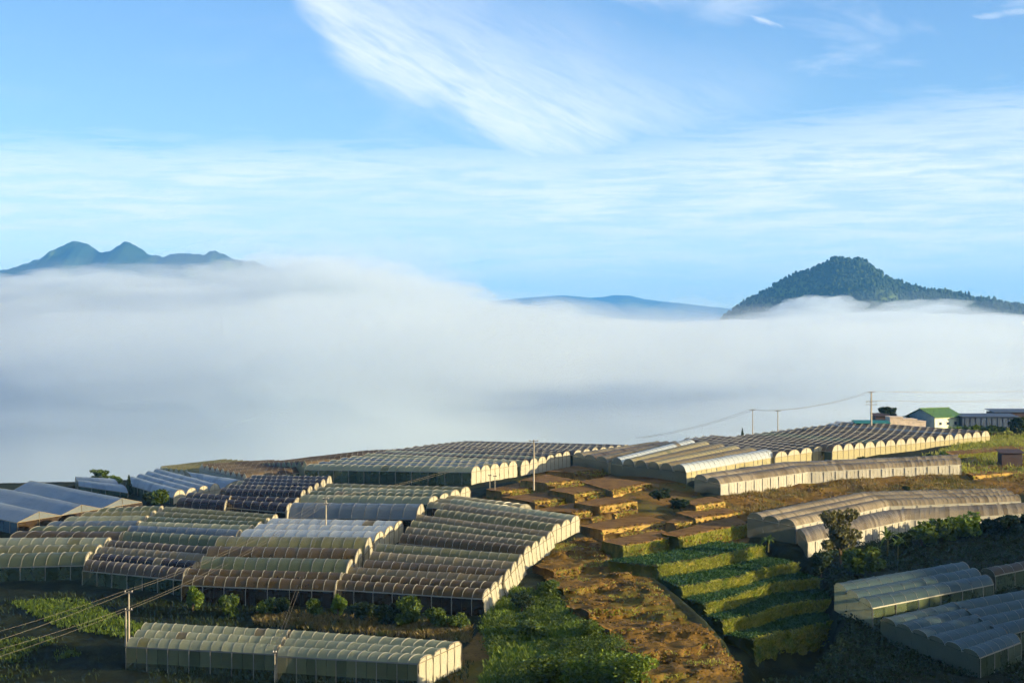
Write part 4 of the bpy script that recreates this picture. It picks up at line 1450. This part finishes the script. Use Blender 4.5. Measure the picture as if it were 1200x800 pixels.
HG = 'bushes in the hedge below the greenhouses'
hedge = [(226, 716, 26, 34, 'bright', 'bright green bush below the cream end of the plum greenhouse'), (268, 722, 26, 30, 'bush', 'round sunlit bush second from the left in the hedge'),
         (310, 720, 26, 24, 'bush', 'low bush third from the left in the hedge'), (332, 720, 26, 24, 'dark', 'dim low bush fourth from the left in the hedge'),
         (368, 722, 22, 26, 'bush', 'bush beneath the left end of the lowest brown section'), (396, 722, 20, 30, 'bright', 'narrow bush where two brown greenhouses meet above the hedge'),
         (425, 726, 34, 24, 'dark', 'dark bush under the lowest brown section, left of its middle'), (455, 732, 34, 34, 'dark', 'dark tall bush under the middle of the lowest brown section'),
         (482, 734, 36, 42, 'bush', 'tallest leafy bush of the hedge, right of its middle'), (512, 736, 32, 30, 'bush', 'leafy bush right of the tallest one in the hedge'),
         (537, 738, 26, 24, 'bush', 'last bush of the hedge before the bright end walls')]
for i, (x, y, w_, h_, lf, lb) in enumerate(hedge):
    bush_at(x, y, w_, h_, lf, lb, seed=i % 5, group=HG)

# single trees and shrubs
bush_at(985, 664, 62, 72, 'olive', 'tall olive-leaved tree in front of the bending brown greenhouse', 3, 'tree', 'tree', 'broadleaf_tree', 3200, 0.034)
bush_at(1008, 672, 46, 40, 'bush', 'green shrub at the foot of the olive-leaved tree', 2)
bush_at(962, 672, 30, 30, 'dark', 'dark shrub left of the olive-leaved tree trunk', 1)
DG = 'dark bushes along the foot of the bending greenhouse'
for i, (x, y, w_, h_, lf, lb) in enumerate([(1080, 640, 44, 34, 'bush', 'broad bush right of the banana plants'), (1106, 634, 38, 32, 'bush', 'leafy bush half covering the white greenhouse wall'),
        (1128, 630, 46, 36, 'bright', 'big rounded bright bush before the white greenhouse wall'), (1158, 628, 34, 24, 'dark', 'dark bush right of the big rounded bright one'),
        (1182, 628, 42, 30, 'dark', 'dark bush near the right edge below the white wall'), (1206, 626, 34, 28, 'dark', 'dark bush cut off by the right edge of the picture'),
        (1058, 646, 28, 26, 'dark', 'shaded bush directly behind the banana plants')]):
    bush_at(x, y, w_, h_, lf, lb, seed=i % 5, group=DG)
bush_at(118, 564, 26, 18, 'bush', 'bushy tree on the left crest against the fog', 4, 'tree', 'tree', 'broadleaf_tree', 700, 0.08, h=0.5)
bush_at(134, 564, 20, 12, 'bright', 'feathery bright shrub beside the bushy tree on the left crest', 2, h=0.5)
bush_at(151, 580, 11, 24, 'dark', 'small dark conical tree among the blue roofs', 0, 'cone', 'tree', 'conifer', 600, 0.08)
bush_at(190, 592, 30, 22, 'bush', 'green shrub between the blue arches and the purple greenhouse', 3)
bush_at(176, 590, 20, 16, 'dark', 'dark shrub left of the green one by the blue arches', 1)
bush_at(1010, 545, 14, 12, 'dark', 'dark round shrub at the end of the cream wall', 1)
bush_at(1092, 544, 20, 15, 'dark', 'left of two dark round shrubs below the white arches', 2)
bush_at(1107, 543, 20, 17, 'bush', 'right of two dark round shrubs below the white arches', 3)
bush_at(797, 596, 26, 14, 'dark', 'dark shrub at the right end of the soil terraces', 1)
bush_at(772, 584, 30, 14, 'dark', 'low shrub under the dark arched ends of the cream greenhouse', 2)
bush_at(1062, 577, 12, 10, 'dark', 'small shrub on the bare bank above the brown greenhouse roof', 4)
bush_at(690, 800, 60, 46, 'bright', 'bright green bush at the bottom edge left of the bare slope', 2, nleaf=2600, lsize=0.038)
bush_at(735, 806, 70, 48, 'bright', 'bright green bush at the bottom edge under the bare slope', 1, nleaf=2600, lsize=0.038)
bush_at(640, 806, 70, 46, 'bush', 'leafy green bush at the bottom edge among the scrub', 3, nleaf=2600, lsize=0.038)
bush_at(690, 748, 40, 26, 'bush', 'rounded bush on the edge of the dug slope', 0, nleaf=1600, lsize=0.05)
bush_at(645, 700, 34, 26, 'bush', 'rounded bush high beside the bright stepped end walls', 4, nleaf=1600, lsize=0.05)
bush_at(612, 715, 36, 24, 'dark', 'dark bush beside the foot of the bright end walls', 1, nleaf=1600, lsize=0.05)
bush_at(622, 745, 42, 26, 'bush', 'low spreading bush in the middle of the scrub slope', 2, nleaf=1600, lsize=0.05)


# banana plants
def banana(px, py, hpx, label, seed):
    p = hit(px, py); D = p.y; H = hpx / F * D
    r = random.Random(seed)
    root = empty('banana_plant', (p.x, p.y, gz(p.x, p.y) - 0.05))
    tag(root, label, 'banana plant', 'banana plants')
    V, Fq = tube_mesh([[((0, 0, 0), 0.13), ((0.03, 0, H * 0.35), 0.11), ((0.05, 0.02, H * 0.55), 0.07)]])
    mesh_obj('stem', V, Fq, LM['olive'], root)
    for k in range(8):
        a = 6.28 * k / 8 + r.uniform(-.3, .3); ln = H * r.uniform(0.42, 0.62); tilt = r.uniform(0.5, 1.3)
        V = []; Fq = []
        for i in range(7):
            t = i / 6
            out_ = ln * t * math.sin(tilt * (0.4 + 0.6 * t)); up_ = H * 0.5 + ln * t * math.cos(tilt * (0.3 + 1.3 * t))
            wd = 0.24 * math.sin(math.pi * min(1, 0.12 + 0.88 * t)) + 0.02
            c_ = Vector((math.cos(a) * out_, math.sin(a) * out_, up_)); s = Vector((-math.sin(a), math.cos(a), 0)) * wd
            V += [tuple(c_ - s - Vector((0, 0, wd * 0.4))), tuple(c_), tuple(c_ + s - Vector((0, 0, wd * 0.4)))]
        for i in range(6):
            q = 3 * i
            Fq += [(q, q + 1, q + 4, q + 3), (q + 1, q + 2, q + 5, q + 4)]
        mesh_obj('leaf', V, Fq, LM['bush'], root)


banana(1040, 652, 42, 'taller banana plant with splayed leaves by the brown greenhouse', 1)
banana(1052, 656, 34, 'shorter banana plant right of the taller one', 2)
banana(900, 646, 24, 'small banana plant below the left end of the brown greenhouse', 3)


# ------------------------------------------------------------------ ground cover that nobody could count
def poly_points(poly, n, step=None):
    """random pixels in a polygon, put on the ground"""
    xs = [p[0] for p in poly]; ys = [p[1] for p in poly]
    r = []
    # candidate ground points from the fine grid cells
    msk = infr & in_poly(PXg, PYg, poly)
    ii = np.nonzero(msk)[0]
    if len(ii) == 0:
        return np.zeros((0, 3))
    k = RNG.choice(ii, n)
    C = np.stack([gxf[k], gyf[k], GZ[k]], 1)
    C[:, 0] += RNG.uniform(-0.5, 0.5, n); C[:, 1] += RNG.uniform(-0.5, 0.5, n)
    C[:, 2] = np.minimum(C[:, 2], C[:, 2]) - 0.05
    return C


def stuff(name, V, Q, m, label, cat):
    o = big_mesh(name, V, Q, m, smooth=False)
    tag(o, label, cat, kind='stuff')
    return o


def clumped(C, scale, thr, seed):
    k = fbm(C[:, 0], C[:, 1], scale, 4, seed) + RNG.uniform(-.15, .15, len(C))
    return C[k > thr]


C = clumped(poly_points(POLY_BUSH, 34000), 4.0, 0.0, 201)
hh = 0.5 + 0.5 * np.clip(fbm(C[:, 0], C[:, 1], 6.0, 3, 205), 0, 1)
Cc = np.concatenate([C + RNG.normal(size=C.shape) * np.array([.3, .3, .12]) + np.stack([0 * hh, 0 * hh, hh * RNG.uniform(0, 1.0, len(C))], 1) for _ in range(3)])
V, Q = leaves(Cc, 0.105)
stuff('scrub', V, Q, LM['bush'], 'tangle of green scrub on the slope beside the bright end walls', 'scrub')
C = clumped(poly_points(POLY_BUSH, 16000), 4.0, -0.05, 207)
V, Q = blades(C, 0.7, 0.05)
stuff('grass', V, Q, LM['bright'], 'bright tall grass among the scrub on the slope', 'grass')
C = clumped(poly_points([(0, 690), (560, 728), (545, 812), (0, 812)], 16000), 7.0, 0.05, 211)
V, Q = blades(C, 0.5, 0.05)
stuff('grass', V, Q, LM['dark'], 'rough grass on the shaded ground round the nearest greenhouse', 'grass')  # dark leaf colour stands in for shade not cast here
C = clumped(poly_points([(10, 705), (90, 702), (175, 735), (150, 748), (70, 735)], 7000), 6.0, -0.25, 215)
V, Q = blades(C, 0.45, 0.05)
stuff('crop', V, Q, LM['bright'], 'bright green vegetable bed left of the twin pole', 'crop')
C = clumped(poly_points([(0, 750), (60, 748), (95, 768), (60, 775), (0, 800)], 4000), 6.0, -0.2, 216)
V, Q = blades(C, 0.45, 0.05)
stuff('crop', V, Q, LM['bush'], 'green vegetable bed at the bottom left corner', 'crop')
C = clumped(poly_points([(300, 715), (550, 735), (548, 752), (300, 733)], 9000), 5.0, -0.5, 218)
V, Q = blades(C, 0.6, 0.05)
stuff('grass', V, Q, LM['straw'], 'strip of dry brown grass behind the nearest greenhouse', 'grass')
C = clumped(poly_points(POLY_BANK, 14000), 5.0, 0.05, 221)
V, Q = blades(C, 0.5, 0.05)
stuff('grass', V, Q, LM['straw'], 'dry grass and weeds on the bare bank', 'grass')
C = clumped(poly_points(POLY_SLOPE, 12000), 4.0, 0.34, 225)
V, Q = blades(C, 0.3, 0.045)
stuff('grass', V, Q, LM['dry'], 'scattered weeds on the dug soil slope', 'grass')
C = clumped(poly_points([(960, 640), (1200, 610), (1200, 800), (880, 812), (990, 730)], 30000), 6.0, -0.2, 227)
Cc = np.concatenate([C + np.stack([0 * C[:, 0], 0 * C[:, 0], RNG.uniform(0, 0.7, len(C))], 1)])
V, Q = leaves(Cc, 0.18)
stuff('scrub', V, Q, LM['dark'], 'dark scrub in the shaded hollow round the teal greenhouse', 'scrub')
C = clumped(poly_points([(1080, 535), (1165, 505), (1215, 500), (1215, 560), (1135, 560), (1120, 548)], 9000), 5.0, -0.2, 229)
V, Q = blades(C, 0.7, 0.07)
stuff('grass', V, Q, LM['dry'], 'tall grass on the steps at the right edge below the sheds', 'grass')

# clods of dug earth
m_clod, nt = mat('earth_clod')
g = nt.n('ShaderNodeNewGeometry')
c = nt.mix(g.outputs['Random Per Island'], (0.070, 0.042, 0.011), (0.165, 0.10, 0.025))
b = princ(nt, c, 0.95, 0.05)
out(nt, b.outputs[0])


def clods(C, lo, hi, label):
    U = np.array([(-1, -1, -.7), (1, -1, -.7), (1, 1, -.7), (-1, 1, -.7), (-.7, -.6, .5), (.6, -.7, .6), (.7, .6, .4), (-.5, .7, .6)])
    Fq = np.array([(0, 1, 5, 4), (1, 2, 6, 5), (2, 3, 7, 6), (3, 0, 4, 7), (4, 5, 6, 7)])
    n = len(C)
    V = U[None] * (1 + RNG.uniform(-.35, .35, (n, 8, 3))) * (RNG.uniform(lo, hi, n) ** 1.0)[:, None, None] * np.array([1, 1, .8])
    a = RNG.uniform(0, 6.28, n); ca_, sa_ = np.cos(a)[:, None], np.sin(a)[:, None]
    x = V[:, :, 0] * ca_ - V[:, :, 1] * sa_; y = V[:, :, 0] * sa_ + V[:, :, 1] * ca_
    V = np.stack([x, y, V[:, :, 2]], 2) + C[:, None, :]
    Q = (Fq[None] + 8 * np.arange(n)[:, None, None]).reshape(-1, 4)
    return stuff('soil_clods', V.reshape(-1, 3), Q, m_clod, label, 'soil')


clods(clumped(poly_points(POLY_SLOPE, 11000), 3.5, -0.2, 241), 0.05, 0.18, 'loose clods of earth on the dug slope')
clods(clumped(poly_points(POLY_TERR, 7000), 3.5, -0.1, 243), 0.05, 0.20, 'loose clods of earth between the soil terraces')
clods(clumped(poly_points(POLY_BANK, 6000), 3.5, 0.0, 245), 0.06, 0.26, 'loose earth on the bare bank')

pts = []
for (zz_, h, Lj, Bk, d, g) in plot_info:
    n = len(Lj)
    for q in range(110):
        i = RNG.uniform(0, n - 1.01); k = int(i); t = i - k
        pl_ = lerp(Lj[k], Lj[k + 1], t)
        if q % 3 == 0:
            p = lerp(pl_, lerp(Bk[k], Bk[k + 1], t), RNG.uniform(0.0, 0.12)); pts.append((p.x, p.y, zz_ + 0.02))
        else:
            v = RNG.uniform(0.2, 1.0)
            p = pl_ + d[k] * (0.42 * v ** 1.5 + 0.1); pts.append((p.x, p.y, zz_ - h * v))
clods(np.array(pts), 0.05, 0.22, 'crumbled earth along the edges of the soil terraces')

# planting on the steps and grass on their faces
gV = []; gQ = []; cV = []; cQ = []; off = 0; coff = 0
for (zz_, h, Lj, Bk, d) in step_info:
    n = len(Lj)
    # leafy crop in rows along the bed
    pts = []
    for rr in np.linspace(0.12, 0.86, 9):
        for i in np.arange(0, n - 1, 0.16):
            k = int(i); t = i - k
            a = lerp(lerp(Bk[k], Bk[k + 1], t), lerp(Lj[k], Lj[k + 1], t), rr)
            pts.append((a.x + RNG.normal() * .14, a.y + RNG.normal() * .14, zz_ + RNG.uniform(0.02, 0.22)))
    C = np.array(pts)
    C = np.concatenate([C + RNG.normal(size=C.shape) * [.16, .16, .09] for _ in range(3)])
    V, Q = leaves(C, 0.13)
    stuff('crop', V, Q, LM['crop'], ['dark leafy crop on the top planted step', 'dark leafy crop on the second planted step from the top', 'dark leafy crop on the middle planted step', 'dark leafy crop on the fourth planted step from the top', 'dark leafy crop on the lowest planted step'][step_info.index((zz_, h, Lj, Bk, d))], 'crop')
    pts = []
    for q in range(2600):
        i = RNG.uniform(0, n - 1.01); k = int(i); t = i - k
        v = RNG.uniform(-0.02, 1.0)
        p = lerp(Lj[k], Lj[k + 1], t) + d[k] * (0.05 + 0.42 * max(v, 0) ** 1.5)
        pts.append((p.x, p.y, zz_ - h * v - 0.1))
    V, Q = blades(np.array(pts), 0.42, 0.045, lean=1.2)
    gV.append(V); gQ.append(Q + off); off += len(V)
for (zz_, h, Lj, Bk, d, g) in plot_info:
    n = len(Lj); pts = []
    for q in range(1800 if g else 150):
        i = RNG.uniform(0, n - 1.01); k = int(i); t = i - k
        v = RNG.uniform(0.1, 1.0)
        p = lerp(Lj[k], Lj[k + 1], t) + d[k] * (0.05 + 0.33 * v ** 1.5)
        pts.append((p.x, p.y, zz_ - h * v - 0.1))
    V, Q = blades(np.array(pts), 0.45, 0.05, lean=1.0)
    gV.append(V); gQ.append(Q + off); off += len(V)
stuff('grass', np.concatenate(gV), np.concatenate(gQ), LM['dry'], 'yellow-green grass clothing the cut faces of the planted steps', 'grass')

# wooded rise out of frame on the right whose shade fills the hollow
pts = []
sizes = []
tn = math.tan(R(SUN_EL))
for k in range(900):
    c_ = RNG.uniform(20, 330); s_ = RNG.uniform(95, 160)
    x = (s_ * 0.954 + 0.3 * c_) ; y = (-0.3 * s_ + 0.954 * c_)
    if x < 110:
        continue
    g_ = gz(x, y)
    topz = ZC + float(tree_line(np.array([c_]))[0]) + tn * s_ + RNG.uniform(-2.2, 0.3)
    hh = topz - g_
    if hh < 2.0 or hh > 22:
        continue
    pts.append((x, y, g_ - 0.5)); sizes.append((RNG.uniform(1.8, 3.4), hh + 0.5))
if pts:
    fo = scatter('forest', pts, lambda i: sizes[i], units, m_tree_far)
    tag(fo, 'wooded rise to the right of the hollow', 'forest', kind='stuff')
print('rise trees', len(pts))

# ------------------------------------------------------------------ poles and wires
m_conc, nt = mat('pole_concrete')
geo = nt.n('ShaderNodeNewGeometry')
b = princ(nt, nt.mix(nt.noise(geo.outputs['Position'], 2.0, 4.0, 0.6), (0.28, 0.25, 0.19), (0.42, 0.38, 0.29)), 0.85, 0.2)
out(nt, b.outputs[0])
m_steel, nt = mat('dark_steel')
b = princ(nt, (0.10, 0.10, 0.10), 0.5, 0.5); b.inputs['Metallic'].default_value = 0.6
out(nt, b.outputs[0])
m_ins, nt = mat('insulator_porcelain')
b = princ(nt, (0.55, 0.52, 0.46), 0.25, 0.5)
out(nt, b.outputs[0])
m_wire, nt = mat('wire')
b = princ(nt, (0.16, 0.14, 0.10), 0.6, 0.3)
out(nt, b.outputs[0])


def box(cx, cy, cz, sx, sy, sz):
    V = [(cx + dx * sx / 2, cy + dy * sy / 2, cz + dz * sz / 2) for dx in (-1, 1) for dy in (-1, 1) for dz in (-1, 1)]
    Fq = [(0, 1, 3, 2), (4, 6, 7, 5), (0, 4, 5, 1), (2, 3, 7, 6), (0, 2, 6, 4), (1, 5, 7, 3)]
    return V, Fq


def pole(label, px, py_top, base_px, arms=((0.2, 1.6),), rad=0.13, lattice=False, D=None, twin=None, name='utility_pole'):
    """arms: (metres below the top, length). returns wire points for each arm end"""
    if D is None:
        p = hit(px, base_px)
        x, y = p.x, p.y
    else:
        x, y = (px - 600) / F * D, D
    zt = ZC - (py_top - 400) / F * y
    zb = gz(x, y) - 0.3
    H = zt - zb
    root = empty(name, (x, y, zb))
    tag(root, label, 'utility pole' if name == 'utility_pole' else 'post', 'power poles on the hill' if name == 'utility_pole' else 'short posts')
    shafts = [(0, 0, H)] + ([twin] if twin else [])
    for (dx, dy, hh) in shafts:
        V, Fq = tube_mesh([[((dx, dy, 0), rad * 1.25), ((dx, dy, hh * 0.5), rad), ((dx, dy, hh), rad * 0.75)]], 8)
        o0 = len(V)
        V.append((dx, dy, hh)); Fq += [(o0 - 8 + k, o0 - 8 + (k + 1) % 8, o0) for k in range(8)]
        mesh_obj('shaft', V, Fq, m_conc, root)
    if lattice:
        for k in range(10):
            z = H * (0.2 + 0.07 * k)
            V, Fq = box(0, 0, z, rad * 3.2, 0.06, 0.08)
            mesh_obj('step', V, Fq, m_conc, root)
    ends = []
    for (dz, ln) in arms:
        V, Fq = box(0, -rad - 0.05, H - dz, ln, 0.09, 0.11)
        a = mesh_obj('crossarm', V, Fq, m_steel, root)
        for s in (-1, 1):
            ix = s * (ln / 2 - 0.1)
            V, Fq = tube_mesh([[((ix, -rad - 0.05, H - dz + 0.05), 0.05), ((ix, -rad - 0.05, H - dz + 0.14), 0.075), ((ix, -rad - 0.05, H - dz + 0.24), 0.03)]], 6)
            mesh_obj('insulator', V, Fq, m_ins, a)
            ends.append(Vector((x + ix, y - rad - 0.05, zb + H - dz + 0.22)))
    return root, ends


def wire(label, a, b_, sag=1.2, r=0.015, n=16):
    a = Vector(a); b_ = Vector(b_)
    pts = []
    for i in range(n + 1):
        t = i / n
        p = lerp(a, b_, t); p.z -= sag * 4 * t * (1 - t)
        pts.append((p, r))
    V, Fq = tube_mesh(pts and [pts], 4)
    o = mesh_obj('power_line', [tuple(Vector(v) - a) for v in V], Fq, m_wire, None, loc=a)
    tag(o, label, 'power line', 'power lines strung between the poles')


_, e1 = pole('twin concrete pole left of the nearest greenhouse', 151, 692, 757, arms=((0.15, 1.0), (2.2, 0.9)), rad=0.11, twin=(-0.34, 0.0, 4.4))
_, e2 = pole('thin pole standing before the white-roofed greenhouse', 382, 583, 638, arms=((0.2, 0.9), (0.9, 0.7)), rad=0.10)
_, e3 = pole('tall pole in the middle of the soil terraces', 625.5, 515, 572, arms=((0.25, 1.5),), rad=0.13)
_, e4 = pole('taller pole with crossarms and lattice steps beside the green-roofed house', 1021, 458, 506, arms=((0.3, 1.4), (2.5, 2.6), (3.2, 2.6)), rad=0.20, lattice=True, D=452)
_, e5 = pole('left of the two thin poles against the fog', 882, 479, 520, arms=((0.3, 1.3),), rad=0.12, D=455)
_, e6 = pole('right of the two thin poles against the fog', 911.5, 480, 520, arms=((0.3, 1.3),), rad=0.12, D=450)
_, e7 = pole('low white post by the joint of the nearest greenhouses', 322, 762, 800, arms=((0.2, 0.5),), rad=0.06, name='post')
_, e8 = pole('left of two short thin posts before the bright end wall', 574, 556, 576, arms=((0.1, 0.6),), rad=0.05, name='post')
_, e9 = pole('right of two short thin posts before the bright end wall', 580, 557, 577, arms=((0.1, 0.6),), rad=0.05, name='post')
wl = ['topmost', 'second', 'third', 'lowest']
offx = [P(-60, 755, 205), P(-60, 768, 205), P(-60, 776, 207), P(-60, 787, 207)]
for i in range(4):
    wire(wl[i] + ' wire from the left edge to the twin pole', offx[i], e1[i], 0.3)
    wire(wl[i] + ' wire from the twin pole to the thin pole', e1[i], e2[i], 1.0)
for i in range(2):
    wire(['left', 'right'][i] + ' wire from the thin pole up to the tall pole on the terraces', e2[i], e3[i], 1.2)
    wire(['left', 'right'][i] + ' wire from the low white post up to the thin pole', e7[i], e2[2 + i], 0.6)
for i in range(2):
    wire(['upper left', 'upper right'][i] + ' wire from the lattice pole to the right thin pole', e4[i], e6[i], 0.8, 0.03)
    wire(['first', 'second'][i] + ' wire between the two thin poles against the fog', e6[i], e5[i], 0.2, 0.03)
    wire(['first', 'second'][i] + ' wire falling left from the left thin pole to the crest', e5[i], P(745 + 8 * i, 513, 470), 0.8, 0.03)
    wire(['upper', 'second upper'][i] + ' wire from the lattice pole to the right edge', e4[i], P(1260, 455 + 2 * i, 480), 0.5, 0.03)
    wire(['lower', 'second lower'][i] + ' wire from the lattice pole to the right edge', e4[2 + i], P(1260, 464 + 2 * i, 470), 0.6, 0.03)

# ------------------------------------------------------------------ buildings on the crest
def paint(name, col, rough=0.7):
    m, nt = mat(name)
    geo = nt.n('ShaderNodeNewGeometry')
    n = nt.noise(geo.outputs['Position'], 0.8, 5.0, 0.6)
    c = nt.mix(nt.sstep(n, 0.35, 0.8), col, tuple(v * 0.72 for v in col))
    b = princ(nt, c, rough, 0.25)
    out(nt, b.outputs[0])
    return m


m_wall_p = paint('pale_green_render', (0.62, 0.68, 0.48))
m_wall_t = paint('teal_sheet', (0.16, 0.27, 0.31), 0.5)
m_roof_g = paint('green_sheet_roof', (0.07, 0.15, 0.05), 0.55)
m_roof_t = paint('teal_sheet_roof', (0.02, 0.16, 0.12), 0.45)
m_wall_c = paint('cream_render', (0.66, 0.54, 0.40))
m_wall_b = paint('blue_sheet', (0.06, 0.085, 0.13), 0.6)
m_wall_d = paint('maroon_sheet', (0.055, 0.036, 0.032), 0.7)
m_glass, nt = mat('window_glass')
b = princ(nt, (0.03, 0.04, 0.05), 0.1, 0.6)
out(nt, b.outputs[0])
m_frame = paint('white_frame', (0.6, 0.6, 0.56))


def frame_obj(name, label, cat, a, b_, group=None):
    """root at a ground point, local x running from a towards b_"""
    d = Vector((b_.x - a.x, b_.y - a.y, 0)); L = d.length
    root = empty(name, a)
    root.rotation_euler.z = math.atan2(d.y, d.x)
    tag(root, label, cat, group)
    return root, L


# green-roofed house: front-left corner, near long wall runs to the right
D0 = 468.0
a = Vector(P(1095.5, 499, D0)); a.z = min(a.z, gz(a.x, a.y)) - 0.3
b_ = Vector(P(1127, 497, D0 + 6))
root, L = frame_obj('house', 'house with green sheet roof and pale wall on the crest', 'house', a, b_)
wdt = 9.0; hw_ = (ZC - (489 - 400) / F * D0) - a.z; ht = (ZC - (479 - 400) / F * (D0 + 3)) - a.z
V, Fq = box(L / 2, 0.06, hw_ / 2, L, 0.12, hw_); mesh_obj('front_wall', V, Fq, m_wall_p, root)
V, Fq = box(L / 2, wdt - 0.06, hw_ / 2, L, 0.12, hw_); mesh_obj('back_wall', V, Fq, m_wall_p, root)
for xx in (0.0, L):
    V = [(xx, 0.12, 0), (xx, wdt - 0.12, 0), (xx, wdt - 0.12, hw_), (xx, wdt / 2, ht), (xx, 0.12, hw_)]
    V += [(q[0] + 0.1, q[1], q[2]) for q in V]
    Fq = [(0, 1, 2, 3, 4), (9, 8, 7, 6, 5)] + [(k, (k + 1) % 5, (k + 1) % 5 + 5, k + 5) for k in range(5)]
    mesh_obj('gable_wall', V, Fq, m_wall_t, root)
for s, y0_, y1_ in ((0, -0.5, wdt / 2), (1, wdt + 0.5, wdt / 2)):
    zl = hw_ - 0.10
    rf = None
    ns = 12
    for k in range(ns):
        xa = -0.4 + (L + 0.9) * k / ns; xb = -0.4 + (L + 0.9) * (k + 1) / ns - 0.05
        V = [(xa, y0_, zl + 0.12), (xb, y0_, zl + 0.12), (xb, y1_, ht + 0.12), (xa, y1_, ht + 0.12), (xa, y0_, zl), (xb, y0_, zl), (xb, y1_, ht + 0.02), (xa, y1_, ht + 0.02)]
        Fq = [(0, 1, 2, 3), (7, 6, 5, 4), (0, 4, 5, 1), (1, 5, 6, 2), (2, 6, 7, 3), (3, 7, 4, 0)]
        o = mesh_obj('roof_sheet', V, Fq, m_roof_g, root)
V, Fq = box(L / 2, wdt / 2, ht + 0.16, L + 1.0, 0.4, 0.14); mesh_obj('ridge_cap', V, Fq, m_roof_g, root)
for k in range(3):
    cx = L * (0.2 + 0.28 * k)
    V, Fq = box(cx, -0.02, hw_ * 0.55, 1.1, 0.10, 0.9); f = mesh_obj('window', V, Fq, m_frame, root)
    V, Fq = box(cx, -0.09, hw_ * 0.55, 0.9, 0.04, 0.7); mesh_obj('pane', V, Fq, m_glass, f)


def slab_building(name, label, cat, px0, px1, py_top, D, depth, m, steps=None, py_bot=500, skew=0.0, roofm=None, ribs=0):
    a = Vector(P(px0, py_bot, D)); b_ = Vector(P(px1, py_bot, D + skew))
    a.z = min(gz(a.x, a.y), gz(b_.x, b_.y)) - 0.4
    root, L = frame_obj(name, label, cat, a, b_)
    H = ZC - (py_top - 400) / F * D - a.z
    if steps:
        x0_ = 0
        for (f0, f1, pt) in steps:
            hh = ZC - (pt - 400) / F * D - a.z
            V, Fq = box(L * (f0 + f1) / 2, depth / 2, hh / 2, L * (f1 - f0) - 0.01, depth, hh)
            mesh_obj('wall', V, Fq, m, root)
            V, Fq = box(L * (f0 + f1) / 2, depth / 2, hh + 0.08, L * (f1 - f0) + 0.2, depth + 0.3, 0.14)
            mesh_obj('parapet', V, Fq, m, root)
    else:
        V, Fq = box(L / 2, depth / 2, H / 2, L, depth, H)
        mesh_obj('wall', V, Fq, m, root)
        V = [(-0.4, -0.4, H + 0.02), (L + 0.4, -0.4, H + 0.02), (L + 0.4, depth + 0.4, H + 0.5), (-0.4, depth + 0.4, H + 0.5), (-0.4, -0.4, H + 0.14), (L + 0.4, -0.4, H + 0.14), (L + 0.4, depth + 0.4, H + 0.62), (-0.4, depth + 0.4, H + 0.62)]
        Fq = [(3, 2, 1, 0), (4, 5, 6, 7), (0, 1, 5, 4), (1, 2, 6, 5), (2, 3, 7, 6), (3, 0, 4, 7)]
        mesh_obj('roof', V, Fq, roofm or m, root)
    for k in range(ribs):
        V, Fq = box(L * (k + 0.5) / ribs, -0.05, H / 2, 0.12, 0.08, H - 0.1)
        mesh_obj('rib', V, Fq, m, root)
    return root


slab_building('building', 'low cream building with stepped parapet left of the green-roofed house', 'building', 1043, 1085, 489, 462, 6, m_wall_c, [(0.0, 0.36, 489), (0.36, 0.75, 491.5), (0.75, 1.0, 494)])
slab_building('shed', 'low maroon shed behind the tall lattice pole', 'shed', 1026, 1042, 487.5, 470, 5, m_wall_d)
slab_building('shed', 'flat teal-roofed shed left of the cream building', 'shed', 1004, 1042, 496, 458, 5, m_wall_d, roofm=m_roof_t, py_bot=503)
slab_building('shed', 'long blue-grey metal shed at the right edge of the crest', 'shed', 1128, 1192, 488.5, 470, 8, m_wall_b, ribs=10)
slab_building('shed', 'taller blue-roofed shed behind the long metal one', 'shed', 1166, 1215, 483, 488, 9, m_wall_d, roofm=m_wall_b)
slab_building('shed', 'small dark open hut on the grassy step at the right edge', 'shed', 1174, 1198, 531, 348, 3, m_wall_d, py_bot=546)


def crest_plant(px, py_top, py_bot, wpx, D, leaf, label, kind, name, cat, seed):
    x, y = (px - 600) / F * D, D
    zt = ZC - (py_top - 400) / F * D
    zb = min(gz(x, y), ZC - (py_bot - 400) / F * D)
    plant(name, label, cat, (x, y, zb), zt - zb, wpx / F * D, leaf, kind, seed, 900, 0.08)


crest_plant(1036, 475, 495, 34, 476, 'dark', 'round dark tree between the lattice pole and the cream building', 'tree', 'broadleaf_tree', 'tree', 5)
crest_plant(1060, 483, 497, 12, 474, 'dark', 'small dark tree left of the green-roofed house', 'bush', 'bush', 'bush', 2)
crest_plant(942, 500, 512, 12, 440, 'dark', 'small dark tree on the crest right of the thin poles', 'bush', 'bush', 'bush', 3)
crest_plant(870, 502, 516, 6, 470, 'dark', 'thin young tree on the crest left of the thin poles', 'cone', 'conifer', 'tree', 1)
crest_plant(1195, 484, 500, 26, 440, 'dark', 'dark bush at the right edge before the blue sheds', 'bush', 'bush', 'bush', 4)
crest_plant(1140, 496, 504, 30, 440, 'bush', 'low green bush before the long blue shed, left part', 'bush', 'bush', 'bush', 1)
crest_plant(1165, 496, 505, 34, 440, 'bush', 'low green bush before the long blue shed, right part', 'bush', 'bush', 'bush', 0)
crest_plant(1115, 497, 503, 24, 446, 'bright', 'low bright bush under the windows of the green-roofed house', 'bush', 'bush', 'bush', 2)

for o in S.objects:
    if o.type == 'MESH' and o.name.startswith(('post_row', 'span_frame')):
        o['kind'] = 'stuff'
print('objects', len(S.objects))
